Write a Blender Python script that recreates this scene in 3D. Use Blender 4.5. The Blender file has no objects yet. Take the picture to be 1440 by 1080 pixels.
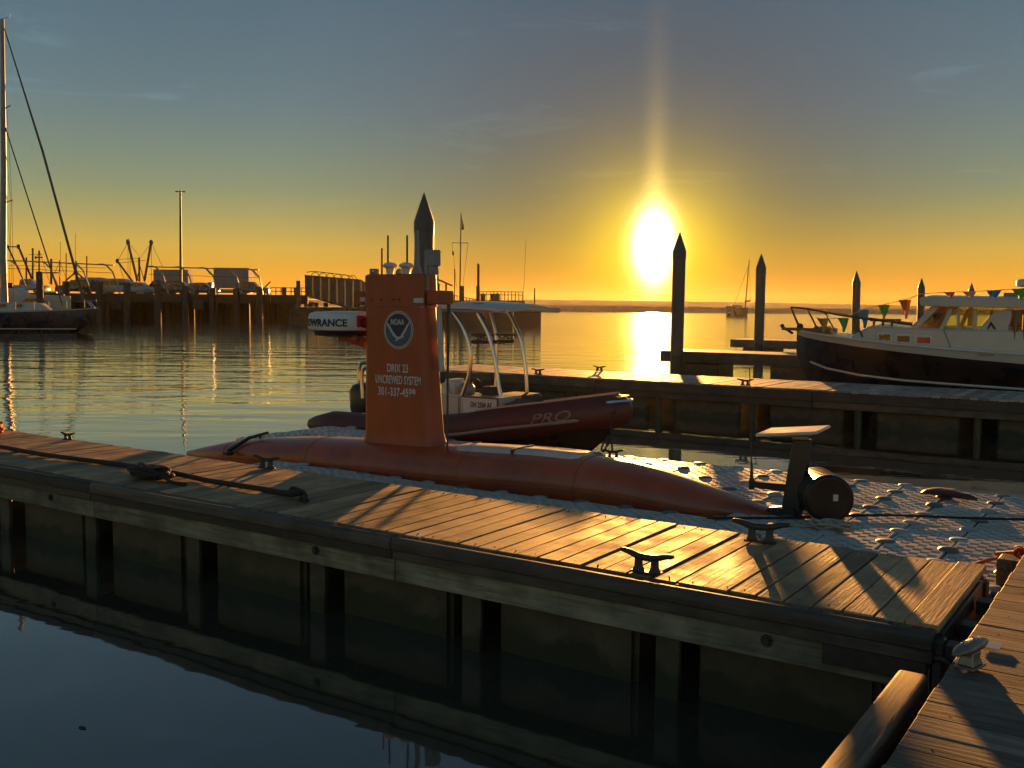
import bpy, bmesh, math, random
from mathutils import Vector, Matrix
random.seed(7)
SC = bpy.context.scene
COL = SC.collection
R = math.radians

# ------------------------------------------------------------------ camera
# World frame: X runs along the finger docks, Y away across the harbour, Z up from the water.
EYE = Vector((0, 0, 2.5))
FPX = 1400.0                                   # focal length in pixels of a 1440 px wide picture
PITCH = math.atan((540 - 429) / FPX)
ROLL = R(0.45)
YAW = R(34.0)
cam_d = bpy.data.cameras.new('camera')
cam = bpy.data.objects.new('camera', cam_d)
COL.objects.link(cam)
cam_d.sensor_width = 36.0
cam_d.lens = 36.0 * FPX / 1440.0
cam_d.clip_start = 0.1
cam_d.clip_end = 9000
CAM_R = Matrix.Rotation(YAW, 3, 'Z') @ Matrix.Rotation(math.pi / 2 - PITCH, 3, 'X') @ Matrix.Rotation(ROLL, 3, 'Z')
cam.matrix_world = Matrix.Translation(EYE) @ CAM_R.to_4x4()
SC.camera = cam

def ray(px, py):
    return CAM_R @ Vector(((px - 720) / FPX, (540 - py) / FPX, -1))
def on_z(px, py, z):                            # point of the line of sight at height z
    d = ray(px, py); return EYE + d * ((z - EYE.z) / d.z)
def on_y(px, py, y):                            # point of the line of sight on the upright plane at distance y across the docks
    d = ray(px, py); return EYE + d * (y / d.y)
FWD = Vector((-math.sin(YAW), math.cos(YAW), 0)); RGT = Vector((math.cos(YAW), math.sin(YAW), 0))
def far(px, py, D):                             # (sideways, height) on an upright plane D metres off, for the far shore things
    d = ray(px, py); p = EYE + d * (D / d.dot(FWD)); return p.dot(RGT), p.z

# ------------------------------------------------------------------ light
SUN_DIR = ray(920, 347).normalized()
SUN_EL = math.asin(SUN_DIR.z)
world = bpy.data.worlds.new('World'); SC.world = world; world.use_nodes = True
sun_d = bpy.data.lights.new('sun', 'SUN')
sun_d.energy = 5.0; sun_d.angle = R(0.6); sun_d.color = (1.0, 0.43, 0.09)
sun = bpy.data.objects.new('sun', sun_d); COL.objects.link(sun)
sun.rotation_euler = (-SUN_DIR).to_track_quat('-Z', 'Y').to_euler()
sun.location = (-40, 80, 30)

def build_world():
    nt = world.node_tree; N = nt.nodes; L = nt.links; N.clear()
    def nd(t, **k):
        n = N.new(t)
        for a, b in k.items(): setattr(n, a, b)
        return n
    def mth(op, a, b=None, c=None, clamp=False):
        n = nd('ShaderNodeMath', operation=op, use_clamp=clamp)
        for i, v in enumerate((a, b, c)):
            if v is None: continue
            if isinstance(v, (int, float)): n.inputs[i].default_value = v
            else: L.new(v, n.inputs[i])
        return n.outputs[0]
    def vec(op, a, b=None):
        n = nd('ShaderNodeVectorMath', operation=op)
        for i, v in enumerate((a, b)):
            if v is None: continue
            if isinstance(v, (tuple, Vector)): n.inputs[i].default_value = v
            elif isinstance(v, (int, float)): n.inputs[3].default_value = v
            else: L.new(v, n.inputs[i])
        return n
    tc = nd('ShaderNodeTexCoord')
    d = vec('NORMALIZE', tc.outputs['Generated']).outputs[0]
    sx = nd('ShaderNodeSeparateXYZ'); L.new(d, sx.inputs[0])
    sky = nd('ShaderNodeTexSky', sky_type='NISHITA', sun_disc=False)
    sky.sun_elevation = SUN_EL
    sky.sun_rotation = math.atan2(SUN_DIR.x, SUN_DIR.y)
    sky.air_density = AIR; sky.dust_density = DUST; sky.ozone_density = OZONE; sky.altitude = 0
    # colour of the clear evening sky by height above the horizon, multiplied onto the physical sky
    el = mth('ARCSINE', sx.outputs['Z'])
    ramp = nd('ShaderNodeValToRGB'); L.new(mth('MULTIPLY', mth('ABSOLUTE', el), 1 / 1.5708), ramp.inputs[0])
    cr = ramp.color_ramp
    while len(cr.elements) > 1: cr.elements.remove(cr.elements[-1])
    for i, (p, c) in enumerate(TINT):
        e = cr.elements[0] if i == 0 else cr.elements.new(p)
        e.position = p; e.color = (*c, 1)
    mul = nd('ShaderNodeMix', data_type='RGBA', blend_type='MULTIPLY'); mul.inputs[0].default_value = 1
    L.new(sky.outputs[0], mul.inputs[6]); L.new(ramp.outputs[0], mul.inputs[7])
    # bright air round the sun
    dt = vec('DOT_PRODUCT', d, tuple(SUN_DIR)).outputs['Value']
    ang = mth('ARCCOSINE', mth('MINIMUM', dt, 0.9999999))
    def lobe(width, power):
        return mth('EXPONENT', mth('MULTIPLY', mth('POWER', mth('DIVIDE', ang, R(width)), power), -1))
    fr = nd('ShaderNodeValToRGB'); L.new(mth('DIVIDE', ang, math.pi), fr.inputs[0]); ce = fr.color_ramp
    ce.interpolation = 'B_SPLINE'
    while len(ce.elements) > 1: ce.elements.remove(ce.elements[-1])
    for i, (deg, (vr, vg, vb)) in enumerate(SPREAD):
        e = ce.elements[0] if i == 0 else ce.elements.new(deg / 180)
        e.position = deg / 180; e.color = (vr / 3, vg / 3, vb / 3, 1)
    lobes = [(lobe(w, p), c, s) for (w, p, c, s) in LOBES]
    # the low sun itself, its glow stretched upright to copy lens glare
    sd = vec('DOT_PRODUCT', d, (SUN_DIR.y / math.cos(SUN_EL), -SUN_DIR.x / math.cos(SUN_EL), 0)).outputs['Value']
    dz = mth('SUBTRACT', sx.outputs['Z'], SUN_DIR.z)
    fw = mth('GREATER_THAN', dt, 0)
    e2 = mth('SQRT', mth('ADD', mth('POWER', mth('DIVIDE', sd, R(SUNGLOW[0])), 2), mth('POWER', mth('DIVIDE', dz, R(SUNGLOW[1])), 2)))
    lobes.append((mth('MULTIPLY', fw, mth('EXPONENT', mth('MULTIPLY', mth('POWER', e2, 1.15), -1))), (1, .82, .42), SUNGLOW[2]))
    # faint upright lens streak painted into the sky at the low sun
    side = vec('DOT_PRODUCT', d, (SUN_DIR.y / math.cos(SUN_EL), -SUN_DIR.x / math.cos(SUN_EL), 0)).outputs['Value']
    streak = mth('EXPONENT', mth('MULTIPLY', mth('POWER', mth('DIVIDE', mth('ABSOLUTE', side), R(FLARE_STREAK[0])), 2), -1))
    up = mth('EXPONENT', mth('MULTIPLY', mth('DIVIDE', ang, R(FLARE_STREAK[1])), -1))
    lobes.append((mth('MULTIPLY', streak, up), (1, .62, .16), FLARE_STREAK[2]))
    acc = mul.outputs[2]
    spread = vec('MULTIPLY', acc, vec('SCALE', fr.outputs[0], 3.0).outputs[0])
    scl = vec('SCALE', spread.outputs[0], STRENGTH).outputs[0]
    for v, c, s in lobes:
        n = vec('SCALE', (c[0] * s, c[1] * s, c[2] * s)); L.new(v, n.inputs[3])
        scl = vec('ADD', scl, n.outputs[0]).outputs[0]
    # thin drawn-out cirrus
    mp = nd('ShaderNodeMapping'); mp.inputs['Rotation'].default_value = (0, 0, -YAW)
    L.new(d, mp.inputs[0])
    mp2 = nd('ShaderNodeMapping'); mp2.inputs['Scale'].default_value = (5, 5, 26); L.new(mp.outputs[0], mp2.inputs[0])
    nz = nd('ShaderNodeTexNoise'); nz.inputs['Scale'].default_value = 1.0; nz.inputs['Detail'].default_value = 6; nz.inputs['Roughness'].default_value = .62; nz.inputs['Distortion'].default_value = .8
    L.new(mp2.outputs[0], nz.inputs['Vector'])
    cl = nd('ShaderNodeMapRange'); cl.inputs[1].default_value = .60; cl.inputs[2].default_value = .80; L.new(nz.outputs[0], cl.inputs[0])
    band = nd('ShaderNodeMapRange'); band.inputs[1].default_value = .06; band.inputs[2].default_value = .15; L.new(sx.outputs['Z'], band.inputs[0])
    amt = mth('MULTIPLY', mth('MULTIPLY', cl.outputs[0], band.outputs[0]), .45)
    one = mth('ADD', amt, 1)
    fin = vec('SCALE', scl); L.new(one, fin.inputs[3])
    bg = nd('ShaderNodeBackground'); bg.inputs[1].default_value = 1.0
    L.new(fin.outputs[0], bg.inputs[0])
    out = nd('ShaderNodeOutputWorld'); L.new(bg.outputs[0], out.inputs[0])

AIR, DUST, OZONE, STRENGTH = 1.0, 0.05, 3.0, 0.050
TINT = [(0.0, (1.45, .82, .06)), (.035, (1.70, 1.14, .37)), (.07, (1.15, .98, .62)), (.12, (.98, .91, .80)), (.20, (.92, .91, .82)), (.45, (1.05, 1.0, .86)), (1.0, (1.25, 1.08, .85))]  # overhead end raised and warmed to fill the shaded near faces
SPREAD = [(0, (.18, .18, .19)), (8, (.36, .36, .39)), (15, (.65, .60, .60)), (22, (.92, .80, .73)), (34, (1.08, .84, .75)), (60, (1.65, 1.38, 1.18)), (110, (2.1, 1.85, 1.65)), (180, (2.2, 1.95, 1.75))]   # evens out the very bright forward glow; unseen sky behind the camera raised as fill
LOBES = [(2.6, 1.15, (1, .66, .0), 0.65)]
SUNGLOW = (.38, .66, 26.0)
FLARE_STREAK = (.6, 3.0, .5)
build_world()
SC.view_settings.view_transform = 'Standard'; SC.view_settings.look = 'None'
SC.view_settings.exposure = 1.42; SC.view_settings.gamma = 1; SC.view_settings.use_curve_mapping = False
SC.cycles.max_bounces = 6; SC.cycles.diffuse_bounces = 2; SC.cycles.glossy_bounces = 4
SC.cycles.transparent_max_bounces = 8; SC.cycles.volume_bounces = 0
SC.cycles.caustics_reflective = False; SC.cycles.caustics_refractive = False
SC.cycles.use_denoising = True
# ------------------------------------------------------------------ helpers
def V(*a): return Vector(a)

class MB:
    """collects faces, then links them as one mesh object"""
    def __init__(s): s.v = []; s.f = []; s.m = []; s.k = 0
    def mat(s, k): s.k = k; return s
    def add(s, vs, fs):
        b = len(s.v); s.v += [tuple(p) for p in vs]
        for f in fs: s.f.append([b + i for i in f]); s.m.append(s.k)
        return s
    def box(s, x0, x1, y0, y1, z0, z1, M=None):
        vs = [V(x, y, z) for z in (z0, z1) for y in (y0, y1) for x in (x0, x1)]
        if M is not None: vs = [M @ p for p in vs]
        return s.add(vs, [(0, 2, 3, 1), (4, 5, 7, 6), (0, 1, 5, 4), (2, 6, 7, 3), (0, 4, 6, 2), (1, 3, 7, 5)])
    def loft(s, rings, caps=True, closed=True):
        n = len(rings[0]); vs = [p for r in rings for p in r]; fs = []
        for i in range(len(rings) - 1):
            for j in range(n if closed else n - 1):
                a = i * n + j; b = i * n + (j + 1) % n
                fs.append((a, b, b + n, a + n))
        if caps:
            fs.append(tuple(range(n - 1, -1, -1))); o = (len(rings) - 1) * n
            fs.append(tuple(o + j for j in range(n)))
        return s.add(vs, fs)
    def tube(s, pts, r, n=8, caps=True):
        pts = [Vector(p) for p in pts]; rs = r if isinstance(r, (list, tuple)) else [r] * len(pts)
        rings = []; up = None
        for i, p in enumerate(pts):
            t = (pts[min(i + 1, len(pts) - 1)] - pts[max(i - 1, 0)]).normalized()
            if up is None:
                up = V(0, 0, 1) if abs(t.z) < .9 else V(1, 0, 0)
            a = t.cross(up).normalized(); b = a.cross(t).normalized(); up = b
            rings.append([p + (a * math.cos(2 * math.pi * k / n) + b * math.sin(2 * math.pi * k / n)) * rs[i] for k in range(n)])
        return s.loft(rings, caps)
    def cyl(s, p0, p1, r0, r1=None, n=12): return s.tube([p0, p1], [r0, r0 if r1 is None else r1], n)
    def lathe(s, prof, o=(0, 0, 0), n=16, M=None):      # prof: (radius, height) from bottom to top
        rings = []
        for r, z in prof:
            ring = [V(r * math.cos(2 * math.pi * k / n), r * math.sin(2 * math.pi * k / n), z) for k in range(n)]
            if M is not None: ring = [M @ p for p in ring]
            rings.append([p + Vector(o) for p in ring])
        return s.loft(rings)
    def prism(s, poly, a, b, axis='y'):                 # outline swept from a to b along an axis
        def mk(t):
            if axis == 'y': return [V(p[0], t, p[1]) for p in poly]
            if axis == 'x': return [V(t, p[0], p[1]) for p in poly]
            return [V(p[0], p[1], t) for p in poly]
        return s.loft([mk(a), mk(b)])
    def ball(s, c, rx, ry, rz, n=12, m=8):
        prof = [(math.sin(math.pi * i / m), -math.cos(math.pi * i / m)) for i in range(m + 1)]
        rings = [[Vector(c) + V(max(r, .02) * rx * math.cos(2 * math.pi * k / n), max(r, .02) * ry * math.sin(2 * math.pi * k / n), z * rz) for k in range(n)] for r, z in prof]
        return s.loft(rings)
    def mesh(s, name, mats, bevel=0, smooth=40, off=None, seg=1):
        me = bpy.data.meshes.new(name)
        vs = s.v if off is None else [(p[0] - off[0], p[1] - off[1], p[2] - off[2]) for p in s.v]
        me.from_pydata(vs, [], s.f)
        for m in (mats if isinstance(mats, (list, tuple)) else [mats]): me.materials.append(m)
        me.polygons.foreach_set('material_index', s.m)
        bm = bmesh.new(); bm.from_mesh(me)
        bmesh.ops.recalc_face_normals(bm, faces=bm.faces)
        if bevel:
            es = [e for e in bm.edges if len(e.link_faces) == 2 and e.calc_face_angle(0) > R(35)]
            bmesh.ops.bevel(bm, geom=es, offset=bevel, segments=seg, affect='EDGES', clamp_overlap=True)
        bm.to_mesh(me); bm.free()
        if smooth:
            me.shade_smooth(); me.set_sharp_from_angle(angle=R(smooth))
        return me
    def build(s, name, mats, parent=None, **k):
        return link(name, s.mesh(name, mats, off=base_of(parent), **k), parent)

def base_of(p):
    o = V(0, 0, 0)
    while p is not None: o = o + p.location; p = p.parent
    return o
def link(name, data, parent=None, loc=None):
    o = bpy.data.objects.new(name, data); COL.objects.link(o)
    if parent is not None: o.parent = parent
    if loc is not None: o.location = loc
    return o
def tag(o, label, cat, group=None):
    o['label'] = label; o['category'] = cat
    if group: o['group'] = group
    return o
def thing(name, label, cat, loc=(0, 0, 0), group=None):
    o = bpy.data.objects.new(name, None); COL.objects.link(o); o.location = loc; o.empty_display_size = .2
    return tag(o, label, cat, group)
def structure(o): o['kind'] = 'structure'; return o
def stuff(o): o['kind'] = 'stuff'; return o
def copy_tree(o, parent=None):
    c = o.copy(); COL.objects.link(c); c.parent = parent
    for ch in list(o.children): copy_tree(ch, c)
    return c
def place(o, D, px=720):                                 # stand a thing built in far() coordinates at its distance
    o.location = FWD * D; o.location.z = 0; o.rotation_euler = (0, 0, YAW); return o
def lettering(name, body, size, x, y, z, mat, parent, sx=1.0, depth=.004, spacing=1.0, shear=0, rot=(math.pi / 2, 0, 0), bend=None, bold=0, align='CENTER'):
    c = bpy.data.curves.new(name, 'FONT'); c.body = body; c.size = size; c.extrude = depth; c.align_x = align; c.align_y = 'CENTER'
    c.space_character = spacing; c.shear = shear; c.offset = bold
    t = bpy.data.objects.new(name, c); COL.objects.link(t)
    dg = bpy.context.evaluated_depsgraph_get(); me = bpy.data.meshes.new_from_object(t.evaluated_get(dg))
    bpy.data.objects.remove(t)
    me.name = name; me.materials.clear(); me.materials.append(mat)
    b = base_of(parent)
    M = Matrix.Rotation(rot[2], 3, 'Z') @ Matrix.Rotation(rot[0], 3, 'X')
    for v in me.vertices:
        p = V(v.co.x * sx, v.co.y, v.co.z)
        if bend: p = bend(p)
        else: p = M @ p + V(x, y, z)
        v.co = p - b
    return link(name, me, parent)
def smoothpath(pts, k=6):                                # Catmull-Rom through the points
    pts = [Vector(p) for p in pts]; out = []
    for i in range(len(pts) - 1):
        p0 = pts[max(i - 1, 0)]; p1 = pts[i]; p2 = pts[i + 1]; p3 = pts[min(i + 2, len(pts) - 1)]
        for j in range(k):
            t = j / k
            out.append(.5 * ((2 * p1) + (p2 - p0) * t + (2 * p0 - 5 * p1 + 4 * p2 - p3) * t * t + (-p0 + 3 * p1 - 3 * p2 + p3) * t ** 3))
    return out + [pts[-1]]
def lerp_table(tab, x):
    if x <= tab[0][0]: return tab[0][1:]
    for a, b in zip(tab, tab[1:]):
        if x <= b[0]:
            t = (x - a[0]) / (b[0] - a[0]); return tuple(p + (q - p) * t for p, q in zip(a[1:], b[1:]))
    return tab[-1][1:]

# ------------------------------------------------------------------ materials
def mat_new(name):
    m = bpy.data.materials.new(name); m.use_nodes = True
    return m, m.node_tree.nodes, m.node_tree.links, m.node_tree.nodes['Principled BSDF']
def simple(name, col, rough=.5, metal=0.0, noise=.25, scale=6.0, bump=.0, spec=.5, stretch=(1, 1, 1), coat=0.0, rrange=.15, tide=None):
    """a painted, plastic or metal surface with blotchy wear in colour and gloss"""
    m, N, L, p = mat_new(name)
    tc = N.new('ShaderNodeTexCoord'); mp = N.new('ShaderNodeMapping'); mp.inputs['Scale'].default_value = stretch
    oi = N.new('ShaderNodeObjectInfo'); sc = N.new('ShaderNodeVectorMath'); sc.operation = 'SCALE'; sc.inputs[0].default_value = (37, 91, 13); L.new(oi.outputs['Random'], sc.inputs[3])
    off = N.new('ShaderNodeVectorMath'); off.operation = 'ADD'; L.new(tc.outputs['Object'], off.inputs[0]); L.new(sc.outputs[0], off.inputs[1])
    L.new(off.outputs[0], mp.inputs[0])
    nz = N.new('ShaderNodeTexNoise'); nz.inputs['Scale'].default_value = scale; nz.inputs['Detail'].default_value = 5; nz.inputs['Roughness'].default_value = .65
    L.new(mp.outputs[0], nz.inputs['Vector'])
    mx = N.new('ShaderNodeMix'); mx.data_type = 'RGBA'
    mx.inputs[6].default_value = (*[c * (1 - noise) for c in col], 1); mx.inputs[7].default_value = (*[min(1, c * (1 + noise)) for c in col], 1)
    mr = N.new('ShaderNodeMapRange'); mr.inputs[1].default_value = .3; mr.inputs[2].default_value = .7
    L.new(nz.outputs[0], mr.inputs[0]); L.new(mr.outputs[0], mx.inputs[0])
    colour = mx.outputs[2]
    if tide is not None:                                  # weed and scum left by the tide, an uneven band above the water
        g = N.new('ShaderNodeNewGeometry'); sp = N.new('ShaderNodeSeparateXYZ'); L.new(g.outputs['Position'], sp.inputs[0])
        tn = N.new('ShaderNodeTexNoise'); tn.inputs['Scale'].default_value = 3.5; tn.inputs['Detail'].default_value = 5; L.new(g.outputs['Position'], tn.inputs['Vector'])
        ad = N.new('ShaderNodeMath'); ad.operation = 'MULTIPLY_ADD'; ad.inputs[1].default_value = .5; L.new(tn.outputs[0], ad.inputs[0]); L.new(sp.outputs['Z'], ad.inputs[2])
        tr = N.new('ShaderNodeMapRange'); tr.inputs[1].default_value = tide + .25; tr.inputs[2].default_value = tide + .33; tr.inputs[3].default_value = 1; tr.inputs[4].default_value = 0; L.new(ad.outputs[0], tr.inputs[0])
        m2 = N.new('ShaderNodeMix'); m2.data_type = 'RGBA'; m2.inputs[7].default_value = (.022, .028, .010, 1); L.new(tr.outputs[0], m2.inputs[0]); L.new(colour, m2.inputs[6]); colour = m2.outputs[2]
    L.new(colour, p.inputs['Base Color'])
    rr = N.new('ShaderNodeMapRange'); rr.inputs[3].default_value = max(.03, rough - rrange); rr.inputs[4].default_value = min(1, rough + rrange)
    L.new(nz.outputs[0], rr.inputs[0]); L.new(rr.outputs[0], p.inputs['Roughness'])
    p.inputs['Metallic'].default_value = metal; p.inputs['Specular IOR Level'].default_value = spec
    p.inputs['Coat Weight'].default_value = coat
    if bump:
        b = N.new('ShaderNodeBump'); b.inputs['Strength'].default_value = bump; b.inputs['Distance'].default_value = .01
        n2 = N.new('ShaderNodeTexNoise'); n2.inputs['Scale'].default_value = scale * 6; n2.inputs['Detail'].default_value = 4
        L.new(mp.outputs[0], n2.inputs['Vector']); L.new(n2.outputs[0], b.inputs['Height']); L.new(b.outputs[0], p.inputs['Normal'])
    return m
def wood(name, c0, c1, axis='y', rough=(.35, .75), grain=1.0, spec=.45, bump=.5, wet=0.0, fine=60):
    """weathered board: long grain, cracks, stains, each board its own tone"""
    m, N, L, p = mat_new(name)
    tc = N.new('ShaderNodeTexCoord'); oi = N.new('ShaderNodeObjectInfo')
    off = N.new('ShaderNodeVectorMath'); off.operation = 'ADD'
    sc = N.new('ShaderNodeVectorMath'); sc.operation = 'SCALE'; sc.inputs[0].default_value = (37, 91, 13); L.new(oi.outputs['Random'], sc.inputs[3])
    L.new(tc.outputs['Object'], off.inputs[0]); L.new(sc.outputs[0], off.inputs[1])
    st = {'y': (fine, 2.0, fine), 'x': (2.0, fine, fine), 'z': (fine, fine, 2.0)}[axis]
    mp = N.new('ShaderNodeMapping'); mp.inputs['Scale'].default_value = st; L.new(off.outputs[0], mp.inputs[0])
    g = N.new('ShaderNodeTexNoise'); g.inputs['Scale'].default_value = 1.0; g.inputs['Detail'].default_value = 6; g.inputs['Roughness'].default_value = .6; g.inputs['Distortion'].default_value = .6
    L.new(mp.outputs[0], g.inputs['Vector'])
    s = N.new('ShaderNodeTexNoise'); s.inputs['Scale'].default_value = 2.6; s.inputs['Detail'].default_value = 5; s.inputs['Roughness'].default_value = .6
    L.new(off.outputs[0], s.inputs['Vector'])
    mx = N.new('ShaderNodeMix'); mx.data_type = 'RGBA'; mx.inputs[6].default_value = (*c0, 1); mx.inputs[7].default_value = (*c1, 1)
    mr = N.new('ShaderNodeMapRange'); mr.inputs[1].default_value = .32; mr.inputs[2].default_value = .68; L.new(g.outputs[0], mr.inputs[0]); L.new(mr.outputs[0], mx.inputs[0])
    # tone of the board, stains
    tone = N.new('ShaderNodeMapRange'); tone.inputs[3].default_value = .58; tone.inputs[4].default_value = 1.28; L.new(oi.outputs['Random'], tone.inputs[0])
    stn = N.new('ShaderNodeMapRange'); stn.inputs[1].default_value = .35; stn.inputs[2].default_value = .65; stn.inputs[3].default_value = .50; stn.inputs[4].default_value = 1.22; L.new(s.outputs[0], stn.inputs[0])
    mm = N.new('ShaderNodeMath'); mm.operation = 'MULTIPLY'; L.new(tone.outputs[0], mm.inputs[0]); L.new(stn.outputs[0], mm.inputs[1])
    fin = N.new('ShaderNodeVectorMath'); fin.operation = 'SCALE'; L.new(mx.outputs[2], fin.inputs[0]); L.new(mm.outputs[0], fin.inputs[3])
    L.new(fin.outputs[0], p.inputs['Base Color'])
    rr = N.new('ShaderNodeMapRange'); rr.inputs[1].default_value = .3; rr.inputs[2].default_value = .7; rr.inputs[3].default_value = rough[0]; rr.inputs[4].default_value = rough[1]
    L.new(s.outputs[0], rr.inputs[0]); L.new(rr.outputs[0], p.inputs['Roughness'])
    p.inputs['Specular IOR Level'].default_value = spec
    b = N.new('ShaderNodeBump'); b.inputs['Strength'].default_value = bump; b.inputs['Distance'].default_value = .004
    L.new(g.outputs[0], b.inputs['Height']); L.new(b.outputs[0], p.inputs['Normal'])
    return m

M = {}
M['deck'] = wood('deck_wood', (.33, .19, .095), (.50, .31, .16), 'y', rough=(.50, .82), bump=.9, spec=.32)
M['deck_far'] = wood('deck_wood_grey', (.34, .26, .20), (.52, .42, .33), 'y', rough=(.5, .8), bump=.3)
M['deck_main'] = wood('deck_wood_rough', (.11, .08, .056), (.27, .20, .145), 'x', rough=(.6, .9), bump=1.0, fine=38)
M['waler'] = wood('waler_timber', (.13, .112, .072), (.27, .235, .155), 'x', rough=(.6, .9), bump=.8, fine=30)
M['rail'] = wood('rub_rail_timber', (.055, .042, .032), (.11, .08, .058), 'x', rough=(.45, .7), bump=.6, fine=30)
M['beam'] = wood('fender_timber', (.04, .027, .018), (.21, .145, .09), 'y', rough=(.6, .9), bump=1.0, fine=30)
M['pile_wood'] = wood('pile_timber', (.03, .023, .017), (.075, .055, .036), 'z', rough=(.6, .9), bump=.8, fine=14)
M['pile'] = simple('pile_sleeve', (.07, .065, .055), .5, noise=.3, scale=2.0, stretch=(1, 1, .2), bump=.25, tide=.7)
M['pile_cap'] = simple('pile_cap_plastic', (.05, .05, .045), .45, noise=.2, scale=3)
M['float'] = simple('float_plastic', (.075, .06, .036), .6, noise=.4, scale=3, bump=.2, tide=.12)
M['steel_dark'] = simple('weathered_steel', (.06, .05, .042), .55, .4, noise=.4, scale=9, bump=.2)
M['galv'] = simple('galvanised_steel', (.20, .20, .19), .42, .7, noise=.25, scale=18)
M['cleat'] = simple('cleat_iron', (.045, .04, .034), .5, .3, noise=.3, scale=16)
M['alu'] = simple('brushed_aluminium', (.62, .60, .57), .22, .95, noise=.08, scale=12, rrange=.08)
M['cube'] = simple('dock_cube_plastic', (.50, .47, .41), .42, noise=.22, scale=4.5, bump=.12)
M['cube_recess'] = simple('dock_cube_recess_shade', (.055, .05, .042), .6, noise=.4, scale=9)  # shade inside the tread recesses put into the floor colour
M['pin'] = simple('coupling_plastic', (.36, .35, .33), .45, noise=.2, scale=7)
M['pin_dark'] = simple('coupling_plastic_dark', (.13, .13, .13), .45, noise=.25, scale=7)
M['orange'] = simple('hull_paint_orange_red', (.37, .067, .018), .34, noise=.28, scale=2.6, coat=.25, rrange=.16, stretch=(1, 1, .5))
M['orange_dk'] = simple('mast_paint_orange_red', (.33, .058, .014), .42, noise=.28, scale=3.2, rrange=.16, stretch=(1, 1, .35))
M['hatch'] = simple('hatch_cover', (.52, .44, .40), .30, noise=.15, scale=5)
M['black'] = simple('black_plastic', (.018, .018, .018), .42, noise=.3, scale=7)
M['rubber'] = simple('black_rubber', (.014, .014, .014), .6, noise=.3, scale=14, bump=.2)
M['white'] = simple('white_gelcoat', (.48, .45, .39), .32, noise=.06, scale=2.5, coat=.2, rrange=.08)
M['offwhite'] = simple('aged_white_plastic', (.62, .60, .57), .42, noise=.1, scale=5)
M['grey'] = simple('grey_plastic', (.22, .22, .22), .45, noise=.15, scale=6)
M['ltgrey'] = simple('light_grey_print', (.50, .49, .47), .5, noise=.12, scale=20)
M['letter'] = simple('white_lettering', (.62, .59, .55), .5, noise=.18, scale=30)
M['navy_print'] = simple('navy_print', (.018, .026, .055), .5, noise=.15, scale=20)
M['blue_print'] = simple('slate_blue_print', (.07, .10, .14), .5, noise=.15, scale=20)
M['ink'] = simple('dark_ink', (.02, .02, .03), .5, noise=.1, scale=20)
M['red'] = simple('red_plastic', (.42, .03, .025), .4, noise=.2, scale=8)
M['tubefab'] = simple('inflatable_tube_fabric', (.075, .018, .014), .5, noise=.2, scale=3, bump=.06)
M['tubeblk'] = simple('black_hull_gelcoat', (.02, .018, .016), .3, noise=.2, scale=3)
M['tube_print'] = simple('faded_tube_print', (.20, .15, .13), .5, noise=.3, scale=14)
M['strake'] = simple('grey_rubbing_strake', (.24, .22, .19), .5, noise=.15, scale=9)
M['blue'] = simple('faded_blue_tarpaulin', (.10, .17, .24), .6, noise=.2, scale=9)
M['yellow'] = simple('yellow_oilskin', (.70, .42, .03), .5, noise=.25, scale=14)
M['canvas'] = simple('grey_canvas', (.11, .10, .082), .85, noise=.2, scale=12, bump=.4)
M['drum'] = simple('ribbed_black_drum', (.014, .014, .014), .32, noise=.35, scale=10, rrange=.1, spec=.3)
M['rope'] = simple('tarred_rope', (.03, .027, .022), .8, noise=.4, scale=60, bump=.8)
M['rope_pale'] = simple('pale_rope', (.45, .38, .28), .85, noise=.3, scale=60, bump=.8)
M['rope_red'] = simple('orange_rope', (.60, .11, .03), .75, noise=.3, scale=60, bump=.8)
M['navy'] = simple('navy_hull_paint', (.010, .011, .016), .28, noise=.2, scale=1.5, coat=.15, rrange=.08)
M['boot'] = simple('pale_boot_stripe', (.50, .48, .45), .4, noise=.1, scale=5)
M['teak'] = simple('varnished_teak', (.16, .07, .03), .35, noise=.25, scale=10, stretch=(1, 6, 6))
M['fl_green'] = simple('green_pennant', (.12, .42, .05), .7, noise=.1, scale=8)
M['fl_blue'] = simple('blue_pennant', (.06, .26, .46), .7, noise=.1, scale=8)
M['fl_orange'] = simple('orange_pennant', (.80, .17, .03), .7, noise=.1, scale=8)
M['fl_brown'] = simple('yellow_pennant', (.50, .26, .04), .7, noise=.1, scale=8)
M['fl_pink'] = simple('pink_pennant', (.72, .36, .22), .7, noise=.1, scale=8)
M['car_white'] = simple('white_car_paint', (.27, .265, .25), .25, noise=.05, scale=2, coat=.5)
M['car_silver'] = simple('silver_car_paint', (.24, .24, .235), .25, .4, noise=.08, scale=2, coat=.5)
M['car_black'] = simple('dark_car_paint', (.02, .022, .026), .2, noise=.2, scale=2, coat=.5)
M['box_white'] = simple('truck_box_panel', (.20, .20, .19), .8, noise=.1, scale=.8, spec=.2)
M['tyre'] = simple('tyre_rubber', (.02, .02, .02), .8, noise=.2, scale=9)
M['pier_wood'] = wood('pier_timber', (.022, .018, .013), (.05, .038, .026), 'x', rough=(.6, .9), bump=.8, fine=6)
M['concrete'] = simple('pier_concrete', (.07, .062, .05), .85, noise=.25, scale=1.5, bump=.4)
M['rock'] = simple('breakwater_rock', (.10, .085, .07), .9, noise=.4, scale=.35, bump=.6)
M['land'] = simple('far_hill_woods', (.045, .045, .03), .95, noise=.5, scale=.02)
M['shingle'] = simple('roof_shingle', (.05, .045, .04), .8, noise=.3, scale=5)
M['glassdark'] = simple('tinted_glass', (.015, .018, .02), .08, noise=.1, scale=3, rrange=.03, spec=.6)
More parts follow.
